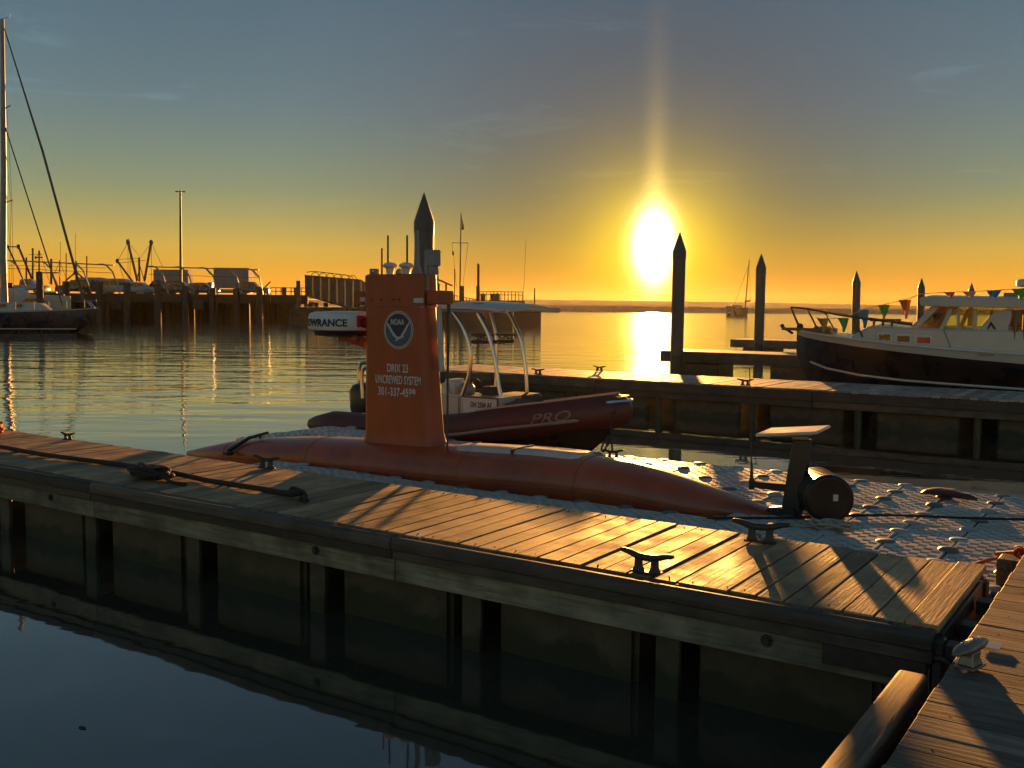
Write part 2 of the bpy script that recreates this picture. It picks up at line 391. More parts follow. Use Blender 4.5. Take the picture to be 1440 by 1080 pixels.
M['feather'] = simple('gull_feathers', (.3, .3, .3), .8, noise=.3, scale=20)
def glass(name, tint, alpha):
    m, N, L, p = mat_new(name)
    g = N.new('ShaderNodeBsdfGlossy'); g.inputs['Roughness'].default_value = .04
    t = N.new('ShaderNodeBsdfTransparent'); t.inputs[0].default_value = (*tint, 1)
    fr = N.new('ShaderNodeFresnel'); fr.inputs[0].default_value = 1.45
    mx = N.new('ShaderNodeMixShader'); L.new(fr.outputs[0], mx.inputs[0]); L.new(t.outputs[0], mx.inputs[1]); L.new(g.outputs[0], mx.inputs[2])
    L.new(mx.outputs[0], N['Material Output'].inputs[0]); N.remove(p)
    return m
M['glass'] = glass('clear_pane', (.82, .86, .70), .2)
M['vinyl'] = glass('clear_vinyl_curtain', (.62, .50, .34), .2)
# ------------------------------------------------------------------ water, far shore
DZ = .78                                                 # deck height above the water
def water():
    m, N, L, p = mat_new('harbour_water')
    p.inputs['Base Color'].default_value = (.050, .046, .030, 1); p.inputs['Roughness'].default_value = .03
    p.inputs['IOR'].default_value = 1.333; p.inputs['Coat Weight'].default_value = 1.0; p.inputs['Coat IOR'].default_value = 1.6; p.inputs['Coat Roughness'].default_value = .03; p.inputs['Specular IOR Level'].default_value = .5
    g = N.new('ShaderNodeNewGeometry')
    mp = N.new('ShaderNodeMapping'); mp.inputs['Rotation'].default_value = (0, 0, -YAW); L.new(g.outputs['Position'], mp.inputs[0])
    def nz(scale, detail, stretch, dist=0.0, rough=.5):
        s = N.new('ShaderNodeMapping'); s.inputs['Scale'].default_value = stretch; L.new(mp.outputs[0], s.inputs[0])
        n = N.new('ShaderNodeTexNoise'); n.inputs['Scale'].default_value = scale; n.inputs['Detail'].default_value = detail; n.inputs['Distortion'].default_value = dist; n.inputs['Roughness'].default_value = rough
        L.new(s.outputs[0], n.inputs['Vector']); return n.outputs[0]
    a = nz(.55, 1.5, (.35, 1, 1), .6)                      # long lazy swell lines
    b = nz(2.2, 2.0, (.45, 1, 1), .5)                      # ripples
    c = nz(7.0, 1.0, (.6, 1, 1), .2)
    def mth(op, x, y):
        n = N.new('ShaderNodeMath'); n.operation = op
        for i, v in enumerate((x, y)):
            if isinstance(v, (int, float)): n.inputs[i].default_value = v
            else: L.new(v, n.inputs[i])
        return n.outputs[0]
    h = mth('ADD', mth('ADD', mth('MULTIPLY', a, WAVE[0]), mth('MULTIPLY', b, WAVE[1])), mth('MULTIPLY', c, WAVE[2]))
    # the docks shelter the slips, so the ripples grow towards the open harbour
    sep = N.new('ShaderNodeSeparateXYZ'); L.new(g.outputs['Position'], sep.inputs[0])
    def ramp(sock, a, b):
        n = N.new('ShaderNodeMapRange'); n.interpolation_type = 'SMOOTHSTEP'; n.inputs[1].default_value = a; n.inputs[2].default_value = b; L.new(sock, n.inputs[0]); return n.outputs[0]
    mr = mth('ADD', mth('MULTIPLY', mth('MAXIMUM', mth('MULTIPLY', ramp(sep.outputs['Y'], 24, 70), .6), mth('MULTIPLY', ramp(sep.outputs['X'], -11, -24), ramp(sep.outputs['Y'], 5, 14))), .9), .10)
    rg = N.new('ShaderNodeMapRange'); rg.interpolation_type = 'SMOOTHSTEP'; rg.inputs[1].default_value = 22; rg.inputs[2].default_value = 85; rg.inputs[3].default_value = .03; rg.inputs[4].default_value = .12; L.new(sep.outputs['Y'], rg.inputs[0])
    L.new(rg.outputs[0], p.inputs['Roughness']); L.new(rg.outputs[0], p.inputs['Coat Roughness'])   # open water is finely choppy
    bp = N.new('ShaderNodeBump'); bp.inputs['Strength'].default_value = 1.0; bp.inputs['Distance'].default_value = 1.0
    L.new(mth('MULTIPLY', h, mr), bp.inputs['Height']); L.new(bp.outputs[0], p.inputs['Normal']); L.new(bp.outputs[0], p.inputs['Coat Normal'])
    mb = MB()
    mb.add([V(-1700, -300, 0), V(1300, -300, 0), V(1300, 1700, 0), V(-1700, 1700, 0)], [(0, 1, 2, 3)])
    o = mb.build('water', m, smooth=0); structure(o)
WAVE = (.062, .015, .003)
water()

def ridge(name, D, pts, depth, mat, n, rough, base=-1.0, seed=1):
    """a long low ridge seen side on: crest heights follow the points, uneven in depth"""
    rnd = random.Random(seed); mb = MB(); rings = []
    xs = [far(px, py, D) for px, py in pts]
    for i in range(n + 1):
        x = xs[0][0] + (xs[-1][0] - xs[0][0]) * i / n
        z = lerp_table([(a, b) for a, b in xs], x)[0]
        j = lambda s: rnd.uniform(-1, 1) * s * rough
        rings.append([V(x, -depth * .5 + j(depth * .06), base), V(x + j(.8), -depth * .28 + j(depth * .06), z * .55 + j(.5)), V(x, -depth * .1, z * .93 + j(.5)),
                      V(x, depth * .1, z + j(.55)), V(x, depth * .5, base)])
    mb.loft(rings)
    o = mb.build(name, mat, smooth=25); structure(o)
    o.location = FWD * D; o.rotation_euler = (0, 0, YAW)
ridge('far_hill', 1250, [(-700, 422), (300, 422), (560, 421), (760, 421), (1000, 424), (1180, 427), (1300, 430), (1440, 431), (2000, 436)], 120, M['land'], 240, .6, seed=3)
ridge('breakwater', 420, [(500, 427), (762, 429), (900, 430), (1000, 432), (1100, 433), (1250, 434), (1440, 436), (1900, 440)], 12, M['rock'], 420, .32, seed=5)

# ------------------------------------------------------------------ docks
def plank_mesh(name, w, l, t, mat, axis='y', seed=0, hi=False):
    mb = MB(); mb.box(-w / 2, w / 2, -l / 2, l / 2, -t, 0)
    return mb.mesh(name, mat, bevel=.004, smooth=30)

def finger_dock():
    d = thing('finger_dock', 'wet brown plank dock with dark rub rail running across the foreground', 'dock', (-8, 6.42, 0))
    rnd = random.Random(11)
    mesh = plank_mesh('plank', .160, 1.53, .04, M['deck'])
    long_ = plank_mesh('plank', .172, 1.56, .045, M['deck'])
    x = -1.02; k = 0
    while x > -16.2:
        o = link('plank', long_ if k == 0 else mesh, d, (x - .085 - d.location.x + rnd.uniform(-.0025, .0025), rnd.uniform(-.008, .008), DZ + rnd.uniform(-.003, .003) + (.012 if k == 0 else 0)))
        o.rotation_euler = (rnd.uniform(-.002, .002), rnd.uniform(-.006, .006), rnd.uniform(-.003, .003))
        x -= .1715; k += 1
    nail = MB()
    xx = -1.02
    for k in range(88):
        for yy in (5.73, 7.12):
            cx = xx - .085 + rnd.uniform(-.05, .05)
            nail.cyl((cx, yy + rnd.uniform(-.01, .01), DZ - .004), (cx, yy, DZ + .0006), .005, n=6)
        xx -= .1715
    stuff(nail.build('nail', M['steel_dark'], d, smooth=0))
    for i in range(4):
        a = -1.03 - i * 3.8; b = max(a - 3.792, -16.2)
        MB().box(b, a, 5.612, 5.648, DZ - .05, DZ - .006).build('edge_strip', M['beam'], d, bevel=.006)
        mb = MB(); mb.prism([(5.545, .675), (5.545, .745), (5.562, .768), (5.610, .768), (5.610, .675)], b, a, 'x'); mb.build('rub_rail', M['rail'], d, bevel=.006)
        MB().box(b, a, 5.60, 5.645, .425, .665).build('waler', M['waler'], d, bevel=.006)
        MB().box(b, a, 7.135, 7.175, .52, .735).build('waler', M['waler'], d, bevel=.006)
        MB().box(b, a, 5.565, 5.598, .60, .672).build('rail_backing', M['rail'], d, bevel=.004)
    for i in range(10):                                   # tubs that carry the deck
        a = -1.35 - i * 1.55
        mb = MB(); mb.box(a - 1.12, a, 5.80, 7.05, -.28, .42); mb.build('float', M['float'], d, bevel=.04, seg=2)
        mb = MB(); mb.box(a - 1.31, a - 1.22, 5.70, 7.12, .43, .73); mb.build('joist', M['pile_wood'], d)
        mb = MB(); mb.box(a - 1.36, a - 1.19, 5.68, 5.73, -.1, .44); mb.build('float_bracket', M['float'], d, bevel=.01)
    # bolts through the waler
    mb = MB()
    for i in range(4):
        c = -1.95 - i * 3.7
        mb.cyl((c, 5.60, .54), (c, 5.575, .54), .022, n=8); mb.cyl((c, 5.60, .54), (c, 5.592, .54), .038, n=10)
    stuff(mb.build('bolt', M['steel_dark'], d))
    # rusty hinge plate and the roller hole at the shore end
    MB().box(-1.62, -1.06, 5.578, 5.597, .48, .60).build('hinge_plate', M['steel_dark'], d, bevel=.004)
    mb = MB(); ring = []
    
    for y0 in (5.60, 7.0): MB().box(-1.055, -.985, y0, y0 + .12, .40, .72).build('end_bracket', M['steel_dark'], d, bevel=.008)
    mb = MB()
    arc = [(-1.0 + .07 * math.cos(t), .56 + .07 * math.sin(t)) for t in [math.pi * i / 10 for i in range(11)]]
    mb.tube([(x_, 5.60, z_) for x_, z_ in arc] , .018, 8); mb.build('hinge_loop', M['steel_dark'], d)
    MB().box(-1.045, -1.005, 5.73, 7.0, .50, .735).build('end_board', M['rail'], d, bevel=.006)
finger_dock()

def main_dock():
    d = thing('main_dock', 'rough weathered brown plank walkway in the bottom right corner', 'dock', (0, 5, 0))
    rnd = random.Random(5); y = 1.4
    mesh = plank_mesh('plank', 2.6, .1835, .045, M['deck_main'])
    for k in range(58):
        o = link('plank', mesh, d, (.44 + rnd.uniform(-.004, .004), y + .091 - 5, DZ + rnd.uniform(-.001, .001)))
        o.rotation_euler = (rnd.uniform(-.0015, .0015), 0, rnd.uniform(-.001, .001)); y += .186
    MB().box(-.81, 1.6, 1.4, 12, .5, .73).build('joist', M['rail'], d)
    MB().box(-.7, 1.5, 1.5, 12, -.3, .48).build('float', M['float'], d, bevel=.04)
    mb = MB(); mb.prism([(-1.075, .46), (-1.075, .735), (-1.06, .755), (-.945, .755), (-.93, .735), (-.93, .46)], 1.2, 4.96)
    # prism sweeps along y
    mb.build('fender_timber', M['beam'], d, bevel=.008)
    for yy in (5.62, 6.05, 6.6): MB().box(-.985, -.87, yy, yy + .12, .62, .70).build('hinge_bracket', M['steel_dark'], d, bevel=.006)
    nl = MB()
    yy = 1.4
    for k in range(58):
        for xx in (-.74,): nl.cyl((xx, yy + .05, DZ - .004), (xx, yy + .05, DZ + .0008), .005, n=6)
        yy += .186
    stuff(nl.build('nail', M['steel_dark'], d, smooth=0))
    mb = MB(); mb.box(-.80, -.69, 5.42, 5.54, DZ + .008, DZ + .014); o = mb.build('reflector_plate', M['white'], d, bevel=.002)
main_dock()

def far_dock():
    d = thing('finger_dock', 'long sunlit plank dock between the red boat and the navy cabin cruiser', 'dock', (-6, 22, 0))
    rnd = random.Random(21); mesh = plank_mesh('plank', .160, 2.36, .04, M['deck_far'])
    x = 4.0
    while x > -16.9:
        o = link('plank', mesh, d, (x - .085 + 6, rnd.uniform(-.01, .01), DZ + rnd.uniform(-.004, .004))); o.rotation_euler = (0, rnd.uniform(-.012, .012), 0); x -= .172
    for i in range(4):
        a = 4.0 - i * 5.2; b = max(a - 5.19, -16.9)
        for (y0, y1) in ((20.74, 20.80), (23.20, 23.26)):
            MB().box(b, a, y0, y1, .40, .72).build('waler', M['rail'], d, bevel=.008)
        MB().box(b, a, 20.70, 20.738, .55, .74).build('rub_rail', M['rail'], d, bevel=.008)
    for i in range(9):
        a = 3.2 - i * 2.25
        MB().box(a - 1.6, a, 20.95, 23.1, -.28, .42).build('float', M['float'], d, bevel=.05)
        MB().cyl((a - 1.92, 20.86, -.3), (a - 1.92, 20.86, .62), .08, n=10).build('float_post', M['pile'], d)
far_dock()

def finger(y, x0, x1, w, label):
    d = thing('finger_dock', label, 'dock', ((x0 + x1) / 2, y, 0))
    rnd = random.Random(int(y))
    n = int((x1 - x0) / 3.0); 
    mesh = plank_mesh('deck_panel', (x1 - x0) / n - .012, w, .06, M['deck_far'])
    for i in range(n):
        link('deck_panel', mesh, d, (x0 + (i + .5) * (x1 - x0) / n - d.location.x, w / 2, DZ + rnd.uniform(-.006, .006)))
    for yy in (y - .03, y + w):
        MB().box(x0, x1, yy, yy + .05, .36, DZ - .02).build('rub_rail', M['rail'], d)
    for i in range(n):
        a = x0 + .6 + i * (x1 - x0) / n
        MB().box(a, a + 1.7, y + .2, y + w - .2, -.3, .35).build('float', M['float'], d, bevel=.05)
finger(35.4, -16.9, -2, 2.0, 'dark dock with the bright low sun just beside its end')
finger(50.4, -20.0, -2, 2.0, 'farthest short dock end, beside the small pointed pile')

# ------------------------------------------------------------------ piles with pointed caps
def pile():
    t = thing('dock_pile', 'x', 'mooring pile', (0, 0, 0), 'pointed piles along the dock ends')
    MB().cyl((0, 0, -3), (0, 0, 4.35), .235, n=20).build('post', M['pile'], t)
    MB().lathe([(.25, 4.22), (.25, 4.50), (.012, 5.2)], n=20).build('cap', M['pile_cap'], t, smooth=35)
    return t
P0 = pile()
for i, (x, y, h, lab) in enumerate([(-15.44, 19.0, 0, 'tallest dark pointed pile rising behind the orange mast'), (-15.44, 33.7, 0, 'pointed pile right beside the setting sun'),
        (-17.2, 47.0, -.12, 'pointed pile left of the cruiser bow with a slim yacht mast beside it'), (-16.35, 61.1, -.5, 'pointed pile behind the bow rail of the navy cruiser'),
        (-15.24, 73.3, -.6, 'pointed pile behind the front edge of the cruiser roof'), (-15.68, 95.0, -.42, 'smallest pointed pile, above the middle of the cruiser roof')]):
    o = P0 if i == 0 else copy_tree(P0)
    o['label'] = lab; o.location = (x, y, h); o.rotation_euler = (random.uniform(-.012, .012), .012 if i else 0, i)

# ------------------------------------------------------------------ cleats
def cleat_tree(L=.36):
    t = thing('dock_cleat', 'x', 'cleat', (0, 0, 0), 'iron cleats on the docks')
    mb = MB(); h = L / 2
    pts = smoothpath([(-h, 0, .125), (-h * .7, 0, .118), (-h * .35, 0, .10), (0, 0, .095), (h * .35, 0, .10), (h * .7, 0, .118), (h, 0, .125)], 4)
    n = len(pts); mb.tube(pts, [.010 + .012 * math.sin(math.pi * min(1, max(0, i / (n - 1)))) ** .6 for i in range(n)], 10)
    mb.build('horn', M['cleat'], t)
    mb = MB()
    for s in (-1, 1):
        mb.loft([[V(s * .055 + a * .022 * k, b * .018 * k, z) for a, b in ((-1, -1), (1, -1), (1, 1), (-1, 1))] for z, k in ((.012, 1.5), (.04, 1.0), (.095, .95))])
    mb.build('leg', M['cleat'], t, bevel=.004)
    MB().box(-.10, .10, -.035, .035, 0, .014).build('base', M['cleat'], t, bevel=.004)
    return t
C0 = cleat_tree()
CLEATS = [(-2.80, 5.72, 0, 1.05, 'iron cleat on the near plank edge below the hull tail, silhouetted on gold planks'), (-7.85, 7.08, .06, 1.0, 'iron cleat beside the hull left of the orange mast'),
          (-8.25, 5.98, .0, 1.1, 'iron cleat half buried under coiled black rope'), (-2.50, 6.98, .2, 1.15, 'dark cleat on the plank edge under the black antenna post'),
          (-12.75, 23.02, 0, 1.05, 'far cleat on the sunlit dock nearest the sun glint'), (-13.35, 20.95, 0, 1.05, 'far cleat on the near edge of the sunlit dock, left of the sun glint'), (-7.95, 20.95, 0, 1.05, 'far cleat on the sunlit dock below the cruiser bow'),
          (-16.3, 35.55, 0, 1.1, 'tiny cleat on the dark dock just right of the sunlit pile'), (-18.6, 50.6, 0, 1.1, 'tiny cleat on the farthest dock right of its pointed pile'),
          (-11.45, 7.10, .1, .7, 'iron cleat on the far plank edge left of the orange hull tip')]
for i, (x, y, rz, s, lab) in enumerate(CLEATS):
    o = C0 if i == 0 else copy_tree(C0)
    o.location = (x, y, DZ + .004); o.rotation_euler = (0, 0, rz); o.scale = (s, s, s); o['label'] = lab

def bollard_cleat():
    t = thing('dock_cleat', 'grey galvanised cleat seen end on at the edge of the rough walkway', 'cleat', (-.775, 5.10, DZ + .006), 'iron cleats on the docks')
    b = t.location
    mb = MB(); mb.prism([(-.05, 0), (.05, 0), (.05, .014), (-.05, .014)], -.07, .07); mb.build('base', M['galv'], None, bevel=.004).parent = t
    mb = MB(); mb.loft([[V(a * .036 * k, c * .05 * k, z) for a, c in ((-1, -1), (1, -1), (1, 1), (-1, 1))] for z, k in ((.014, 1.15), (.05, .85), (.08, .95))]); mb.build('leg', M['galv'], None, bevel=.006).parent = t
    mb = MB()
    rings = []
    for yy, w, z0, z1 in ((-.16, .018, .085, .108), (-.12, .032, .078, .122), (-.05, .042, .07, .128), (.05, .042, .07, .128), (.12, .032, .078, .122), (.16, .018, .085, .108)):
        zc = (z0 + z1) / 2; h = (z1 - z0) / 2
        rings.append([V(w * math.cos(a), yy, zc + h * math.sin(a)) for a in [2 * math.pi * k / 12 for k in range(12)]])
    mb.loft(rings); mb.build('horn', M['galv'], None, smooth=60).parent = t
    mb = MB()
    for yy in (-.05, .05): mb.cyl((0, yy, .12), (0, yy, .134), .016, n=10)
    mb.build('bolt', M['alu'], None).parent = t
    t.rotation_euler = (0, 0, -.25)
bollard_cleat()

# ------------------------------------------------------------------ floating cube dock
def cube_dock():
    d = thing('floating_dock', 'low grey plastic cube dock with a waffle tread, under the orange hull', 'floating dock', (-6, 9.4, 0))
    S = .482; h = S / 2; n = 6; m = .026; cs = (S - 2 * m) / n
    mb = MB()
    c = .07
    out = [(-h + c, -h), (h - c, -h), (h, -h + c), (h, h - c), (h - c, h), (-h + c, h), (-h, h - c), (-h, -h + c)]
    # sides as a closed skirt, top built cell by cell
    lo = [V(x, y, -.40) for x, y in out]; hi = [V(x, y, -.012) for x, y in out]; hi2 = [V(x * .985, y * .985, 0) for x, y in out]
    b = len(mb.v); mb.loft([lo, hi, hi2], caps=False)
    g = lambda i: -h + m + i * cs
    corner = lambda i, j: (i in (0, n - 1) and j in (0, n - 1))
    for i in range(n):
        for j in range(n):
            if corner(i, j): continue
            x0, x1, y0, y1 = g(i), g(i + 1), g(j), g(j + 1)
            if (i + j) % 2 == 0:
                mb.add([V(x0, y0, 0), V(x1, y0, 0), V(x1, y1, 0), V(x0, y1, 0)], [(0, 1, 2, 3)])
            else:
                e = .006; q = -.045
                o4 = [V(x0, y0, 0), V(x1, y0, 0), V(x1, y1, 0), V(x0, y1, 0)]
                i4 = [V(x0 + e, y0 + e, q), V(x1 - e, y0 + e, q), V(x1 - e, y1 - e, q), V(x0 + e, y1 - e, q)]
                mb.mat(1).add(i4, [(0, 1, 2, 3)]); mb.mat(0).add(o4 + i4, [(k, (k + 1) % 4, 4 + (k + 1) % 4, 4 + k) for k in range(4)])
    # rim between the skirt and the cells
    e0, e1 = -h + m, h - m; k1, k2 = g(1), g(n - 1)
    z = 0; H = [(p.x, p.y) for p in hi2]
    def poly(pts): mb.add([V(x, y, 0) for x, y in pts], [tuple(range(len(pts)))])
    poly([H[0], H[1], (k2, e0), (k1, e0)]); poly([H[2], H[3], (e1, k2), (e1, k1)]); poly([H[4], H[5], (k1, e1), (k2, e1)]); poly([H[6], H[7], (e0, k1), (e0, k2)])
    poly([H[1], H[2], (e1, k1), (k2, k1), (k2, e0)]); poly([H[3], H[4], (k2, e1), (k2, k2), (e1, k2)]); poly([H[5], H[6], (e0, k2), (k1, k2), (k1, e1)]); poly([H[7], H[0], (k1, e0), (k1, k1), (e0, k1)])
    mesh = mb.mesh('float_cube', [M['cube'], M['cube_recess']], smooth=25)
    pin = MB(); pin.lathe([(.02, -.03), (.078, -.02), (.084, .0), (.074, .010), (.045, .016), (.01, .018)], n=14)
    pm = [pin.mesh('coupling_pin', M['pin']), pin.mesh('coupling_pin', M['pin_dark'])]
    rnd = random.Random(2)
    X0, Y0 = -11.53, 7.24
    def sink(x, y): return (.014) * math.sin(x * .9 + y * .5) + .007 * math.sin(y * 2.3 - x * .4)
    for i in range(21):
        for j in range(9):
            x = X0 + .25 + i * .5; y = Y0 + .25 + j * .5
            if j in (0, 1, 2) and x < -9.7: continue
            if j in (3, 4) and x < -3.4: continue          # the lane the survey boat floats in
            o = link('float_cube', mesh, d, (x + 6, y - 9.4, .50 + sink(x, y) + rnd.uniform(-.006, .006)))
            o.rotation_euler = (rnd.uniform(-.016, .016), rnd.uniform(-.016, .016), rnd.uniform(-.010, .010))
    for i in range(1, 22):
        for j in range(0, 10):
            x = X0 + i * .5; y = Y0 + j * .5
            if (j == 4 and x < -3.4) or (j < 4 and x < -9.3): continue
            o = link('coupling_pin', pm[1 if (rnd.random() < .5 and j > 1) else 0], d, (x + 6, y - 9.4, .500 + sink(x, y)))
            o.rotation_euler = (rnd.uniform(-.05, .05), rnd.uniform(-.05, .05), rnd.uniform(0, 3)); o.scale = (1, 1, rnd.uniform(.8, 1.6))
cube_dock()
# ------------------------------------------------------------------ orange uncrewed survey boat on the cube dock
def survey_boat():
    t = thing('survey_boat', 'long orange red uncrewed survey boat with a tall flat mast', 'boat', (-7.5, 9.3, .2))
    CY = 9.3
    # x, ridge height, keel height, half beam
    tab = [(-11.974, 0.338, 0.277, 0.022), (-11.625, 0.425, 0.188, 0.123), (-11.09, 0.547, 0.149, 0.235), (-10.23, 0.686, 0.142, 0.347), (-9.3, 0.768, 0.142, 0.414), (-8.486, 0.809, 0.142, 0.448), (-7.091, 0.838, 0.158, 0.459), (-5.812, 0.89, 0.21, 0.459), (-5.231, 0.89, 0.223, 0.448), (-4.766, 0.861, 0.235, 0.414), (-4.359, 0.797, 0.225, 0.37), (-3.953, 0.71, 0.223, 0.302), (-3.546, 0.623, 0.38, 0.24), (-3.232, 0.541, 0.384, 0.15)]
    mb = MB(); rings = []; n = 28
    xs = [-11.974 + i * (8.742 / 46) for i in range(47)]
    def sec(x, k=0.0):
        zt, zb, hb = lerp_table(tab, x); zc = zb + (zt - zb) * .52; r = []
        for j in range(n):
            a = 2 * math.pi * j / n; ca, sa = math.cos(a), math.sin(a)
            y = hb * math.copysign(abs(ca) ** .82, ca); z = (zt - zc if sa > 0 else zc - zb) * math.copysign(abs(sa) ** .86, sa)
            r.append(V(x + k * (zt - zc) * (sa), CY + y, zc + z))
        return r
    for x in xs: rings.append(sec(x, .0 if x < -3.42 else .35))
    mb.loft(rings); mb.build('hull', M['orange'], t, smooth=50)
    # seam along the flank and panel joints
    mb = MB(); pts = []
    for x in xs[3:-3]:
        zt, zb, hb = lerp_table(tab, x); pts.append((x, CY - hb - .001, zb + (zt - zb) * .52))
    mb.tube(pts, .006, 6); mb.build('seam', M['orange_dk'], t)
    for sx_ in (-10.9, -9.15, -6.72, -5.2):
        mb = MB(); r_ = sec(sx_); c_ = sum(r_, V(0, 0, 0)) / len(r_); mb.tube([c_ + (p - c_) * 1.002 for p in r_] + [c_ + (r_[0] - c_) * 1.002], .0045, 5, caps=False); mb.build('seam', M['orange_dk'], t)
    mb = MB()
    for x in [-11.2 + .42 * k for k in range(17)]:
        zt, zb, hb = lerp_table(tab, x); z_ = zb + (zt - zb) * .80; mb.ball((x, CY - hb * .80, z_ + .012), .012, .010, .012, 8, 5)
    stuff(mb.build('rivet', M['steel_dark'], t))
    # raised deck cover behind the mast
    mb = MB(); rr = []
    for x in [-6.975, -6.859, -6.278, -5.754, -5.371, -5.289]:
        zt, zb, hb = lerp_table(tab, x); w = .23 if -6.92 < x < -5.33 else .17
        rr.append([V(x, CY - w, zt - .045), V(x, CY - w * .85, zt + .022), V(x, CY + w * .85, zt + .022), V(x, CY + w, zt - .045)])
    mb.loft(rr); mb.build('deck_hatch', M['hatch'], t, bevel=.006)
    mb = MB(); z = lerp_table(tab, -6.10)[0]
    mb.box(-6.125, -6.10, CY - .235, CY + .2, z - .08, z + .034); mb.build('hatch_strap', M['black'], t)
    mb = MB(); mb.tube([(-4.71, CY - .05, .84), (-4.71, CY - .05, .92), (-4.59, CY - .05, .92), (-4.59, CY - .05, .80)], .008, 6); mb.build('lifting_eye', M['steel_dark'], t)
    # mast
    def rr_sec(x0, x1, hw, z, rc=.11, m=5):
        r = []
        rc = min(rc, hw * .98)
        for (cx, cy, a0) in ((x1 - rc, hw - rc, 0), (x0 + rc, hw - rc, 90), (x0 + rc, -hw + rc, 180), (x1 - rc, -hw + rc, 270)):
            for k in range(m + 1):
                a = R(a0 + 90 * k / m); r.append(V(cx + rc * math.cos(a), CY + cy + rc * math.sin(a), z))
        return r
    mb = MB()
    mb.loft([rr_sec(-8.52, -7.08, 0.22, 0.675), rr_sec(-8.45, -7.18, 0.19, 0.745), rr_sec(-8.42, -7.27, 0.165, 0.838), rr_sec(-8.41, -7.31, 0.157, 0.96), rr_sec(-8.40, -7.38, 0.157, 1.686), rr_sec(-8.395, -7.43, 0.157, 2.384), rr_sec(-8.395, -7.435, 0.157, 2.465)])
    mast = mb.build('mast', M['orange_dk'], t, smooth=35)
    mb = MB(); mb.loft([rr_sec(-8.395, -7.44, 0.145, 2.471, 0.05), rr_sec(-8.39, -7.45, 0.14, 2.843, 0.05), rr_sec(-8.37, -7.47, 0.122, 2.86, 0.05)]); mb.build('mast_head', M['orange_dk'], t, smooth=35)
    F_ = CY - .158
    # cross bar with sensor pods
    def q(px, py, y=CY - .17): return on_y(px, py, y)
    a, b = q(493, 412), q(615, 433)
    mb = MB(); mb.box(a.x, -8.405, CY - .12, CY + .12, b.z + .03, a.z + .02); mb.build('cross_bar', M['orange_dk'], t, bevel=.012); mb = MB(); mb.box(-7.42, b.x + .02, CY - .12, CY + .12, b.z + .04, a.z + .03); mb.build('cross_bar', M['orange_dk'], t, bevel=.012)
    mb = MB(); p0, p1 = q(503, 418), q(511, 424); mb.box(p0.x, p1.x, CY - .1245, CY - .1225, p1.z, p0.z); p0, p1 = q(581, 419), q(594, 426); mb.box(p0.x, p1.x, F_ - .004, F_ + .02, p1.z, p0.z)
    mb.build('sticker', M['ltgrey'], t)
    mb = MB(); p = q(515, 408); mb.box(-8.35, -7.50, F_ + .012, F_ + .03, 2.454, 2.47)
    for px_ in (564, 572): 
        u = q(px_, 396); mb.box(u.x, u.x + .03, CY - .13, CY - .118, u.z - .09, u.z)
    for px_ in (521, 535, 552, 560): 
        u = q(px_, 421); mb.ball((u.x, F_, u.z), .012, .008, .012, 8, 5)
    mb.build('fitting', M['steel_dark'], mast)
    # emblem: ring, dark sky, pale sea, gull
    c = q(560.5, 464, F_); r0 = (q(560.5, 437, F_).z - q(560.5, 491, F_).z) / 2
    def disc(r, y, z=0, a0=0, a1=360, n=40): return [V(c.x + r * math.cos(R(a0 + (a1 - a0) * k / n)), y, c.z + r * 1.0 * math.sin(R(a0 + (a1 - a0) * k / n))) for k in range(n + (0 if a1 - a0 == 360 else 1))]
    def flat(mb, pts, dy=.003):
        mb.loft([pts, [p + V(0, dy, 0) for p in pts]])
    mb = MB()
    mb.mat(0); flat(mb, disc(r0, F_ - .002)); mb.mat(1); flat(mb, disc(r0 * .955, F_ - .004)); mb.mat(0); flat(mb, disc(r0 * .925, F_ - .006)); mb.mat(1); flat(mb, disc(r0 * .86, F_ - .008))
    # lower field
    low = [V(c.x + r0 * .84 * math.cos(R(a)), F_ - .010, c.z + r0 * .84 * math.sin(R(a))) for a in range(158, 383, 9)] + [V(c.x + r0 * .30, F_ - .010, c.z - r0 * .22), V(c.x, F_ - .010, c.z - r0 * .40), V(c.x - r0 * .30, F_ - .010, c.z - r0 * .20)]
    mb.mat(2); flat(mb, low)
    W = [(-.80, .42), (-.62, .30), (-.36, -.06), (-.12, -.30), (.02, -.37), (.18, -.30), (.44, .04), (.66, .34), (.80, .47), (.74, .26), (.52, -.06), (.34, -.30), (.40, -.36), (.26, -.42), (.14, -.44), (.0, -.52), (-.14, -.60), (-.20, -.56), (-.10, -.46), (-.34, -.30), (-.56, -.02), (-.74, .24)]
    mb.mat(0); gp = [V(c.x + x * r0, F_ - .013, c.z + z * r0) for x, z in W]
    flat(mb, gp)
    mb.build('emblem', [M['ltgrey'], M['navy_print'], M['blue_print']], mast, smooth=0)
    lettering('lettering', 'NOAA', .095, c.x - .01, F_ - .010, c.z + r0 * .40, M['ltgrey'], mast, sx=.74, spacing=1.05, bold=.0025)
    for body, px_, py_, w in (('DRIX 23', 559, 518.5, 29), ('UNCREWED SYSTEM', 559.5, 535, 63), ('301-337-4599', 557.5, 552, 52)):
        p = q(px_, py_, F_ - .003)
        o = lettering('lettering', body, .142, p.x, F_ - .003, p.z, M['letter'], mast, sx=1, bold=.0015, spacing=1.08)
        xs_ = [v.co.x for v in o.data.vertices]; w0 = max(xs_) - min(xs_); want = q(px_ + w / 2, py_, F_).x - q(px_ - w / 2, py_, F_).x
        cx = p.x - base_of(t).x
        for v in o.data.vertices: v.co.x = cx + (v.co.x - cx) * want / w0
    mb = MB(); u = q(526, 636); mb.ball((u.x, F_ + .01, u.z), .016, .014, .016, 10, 6); mb.build('fitting', M['galv'], t)
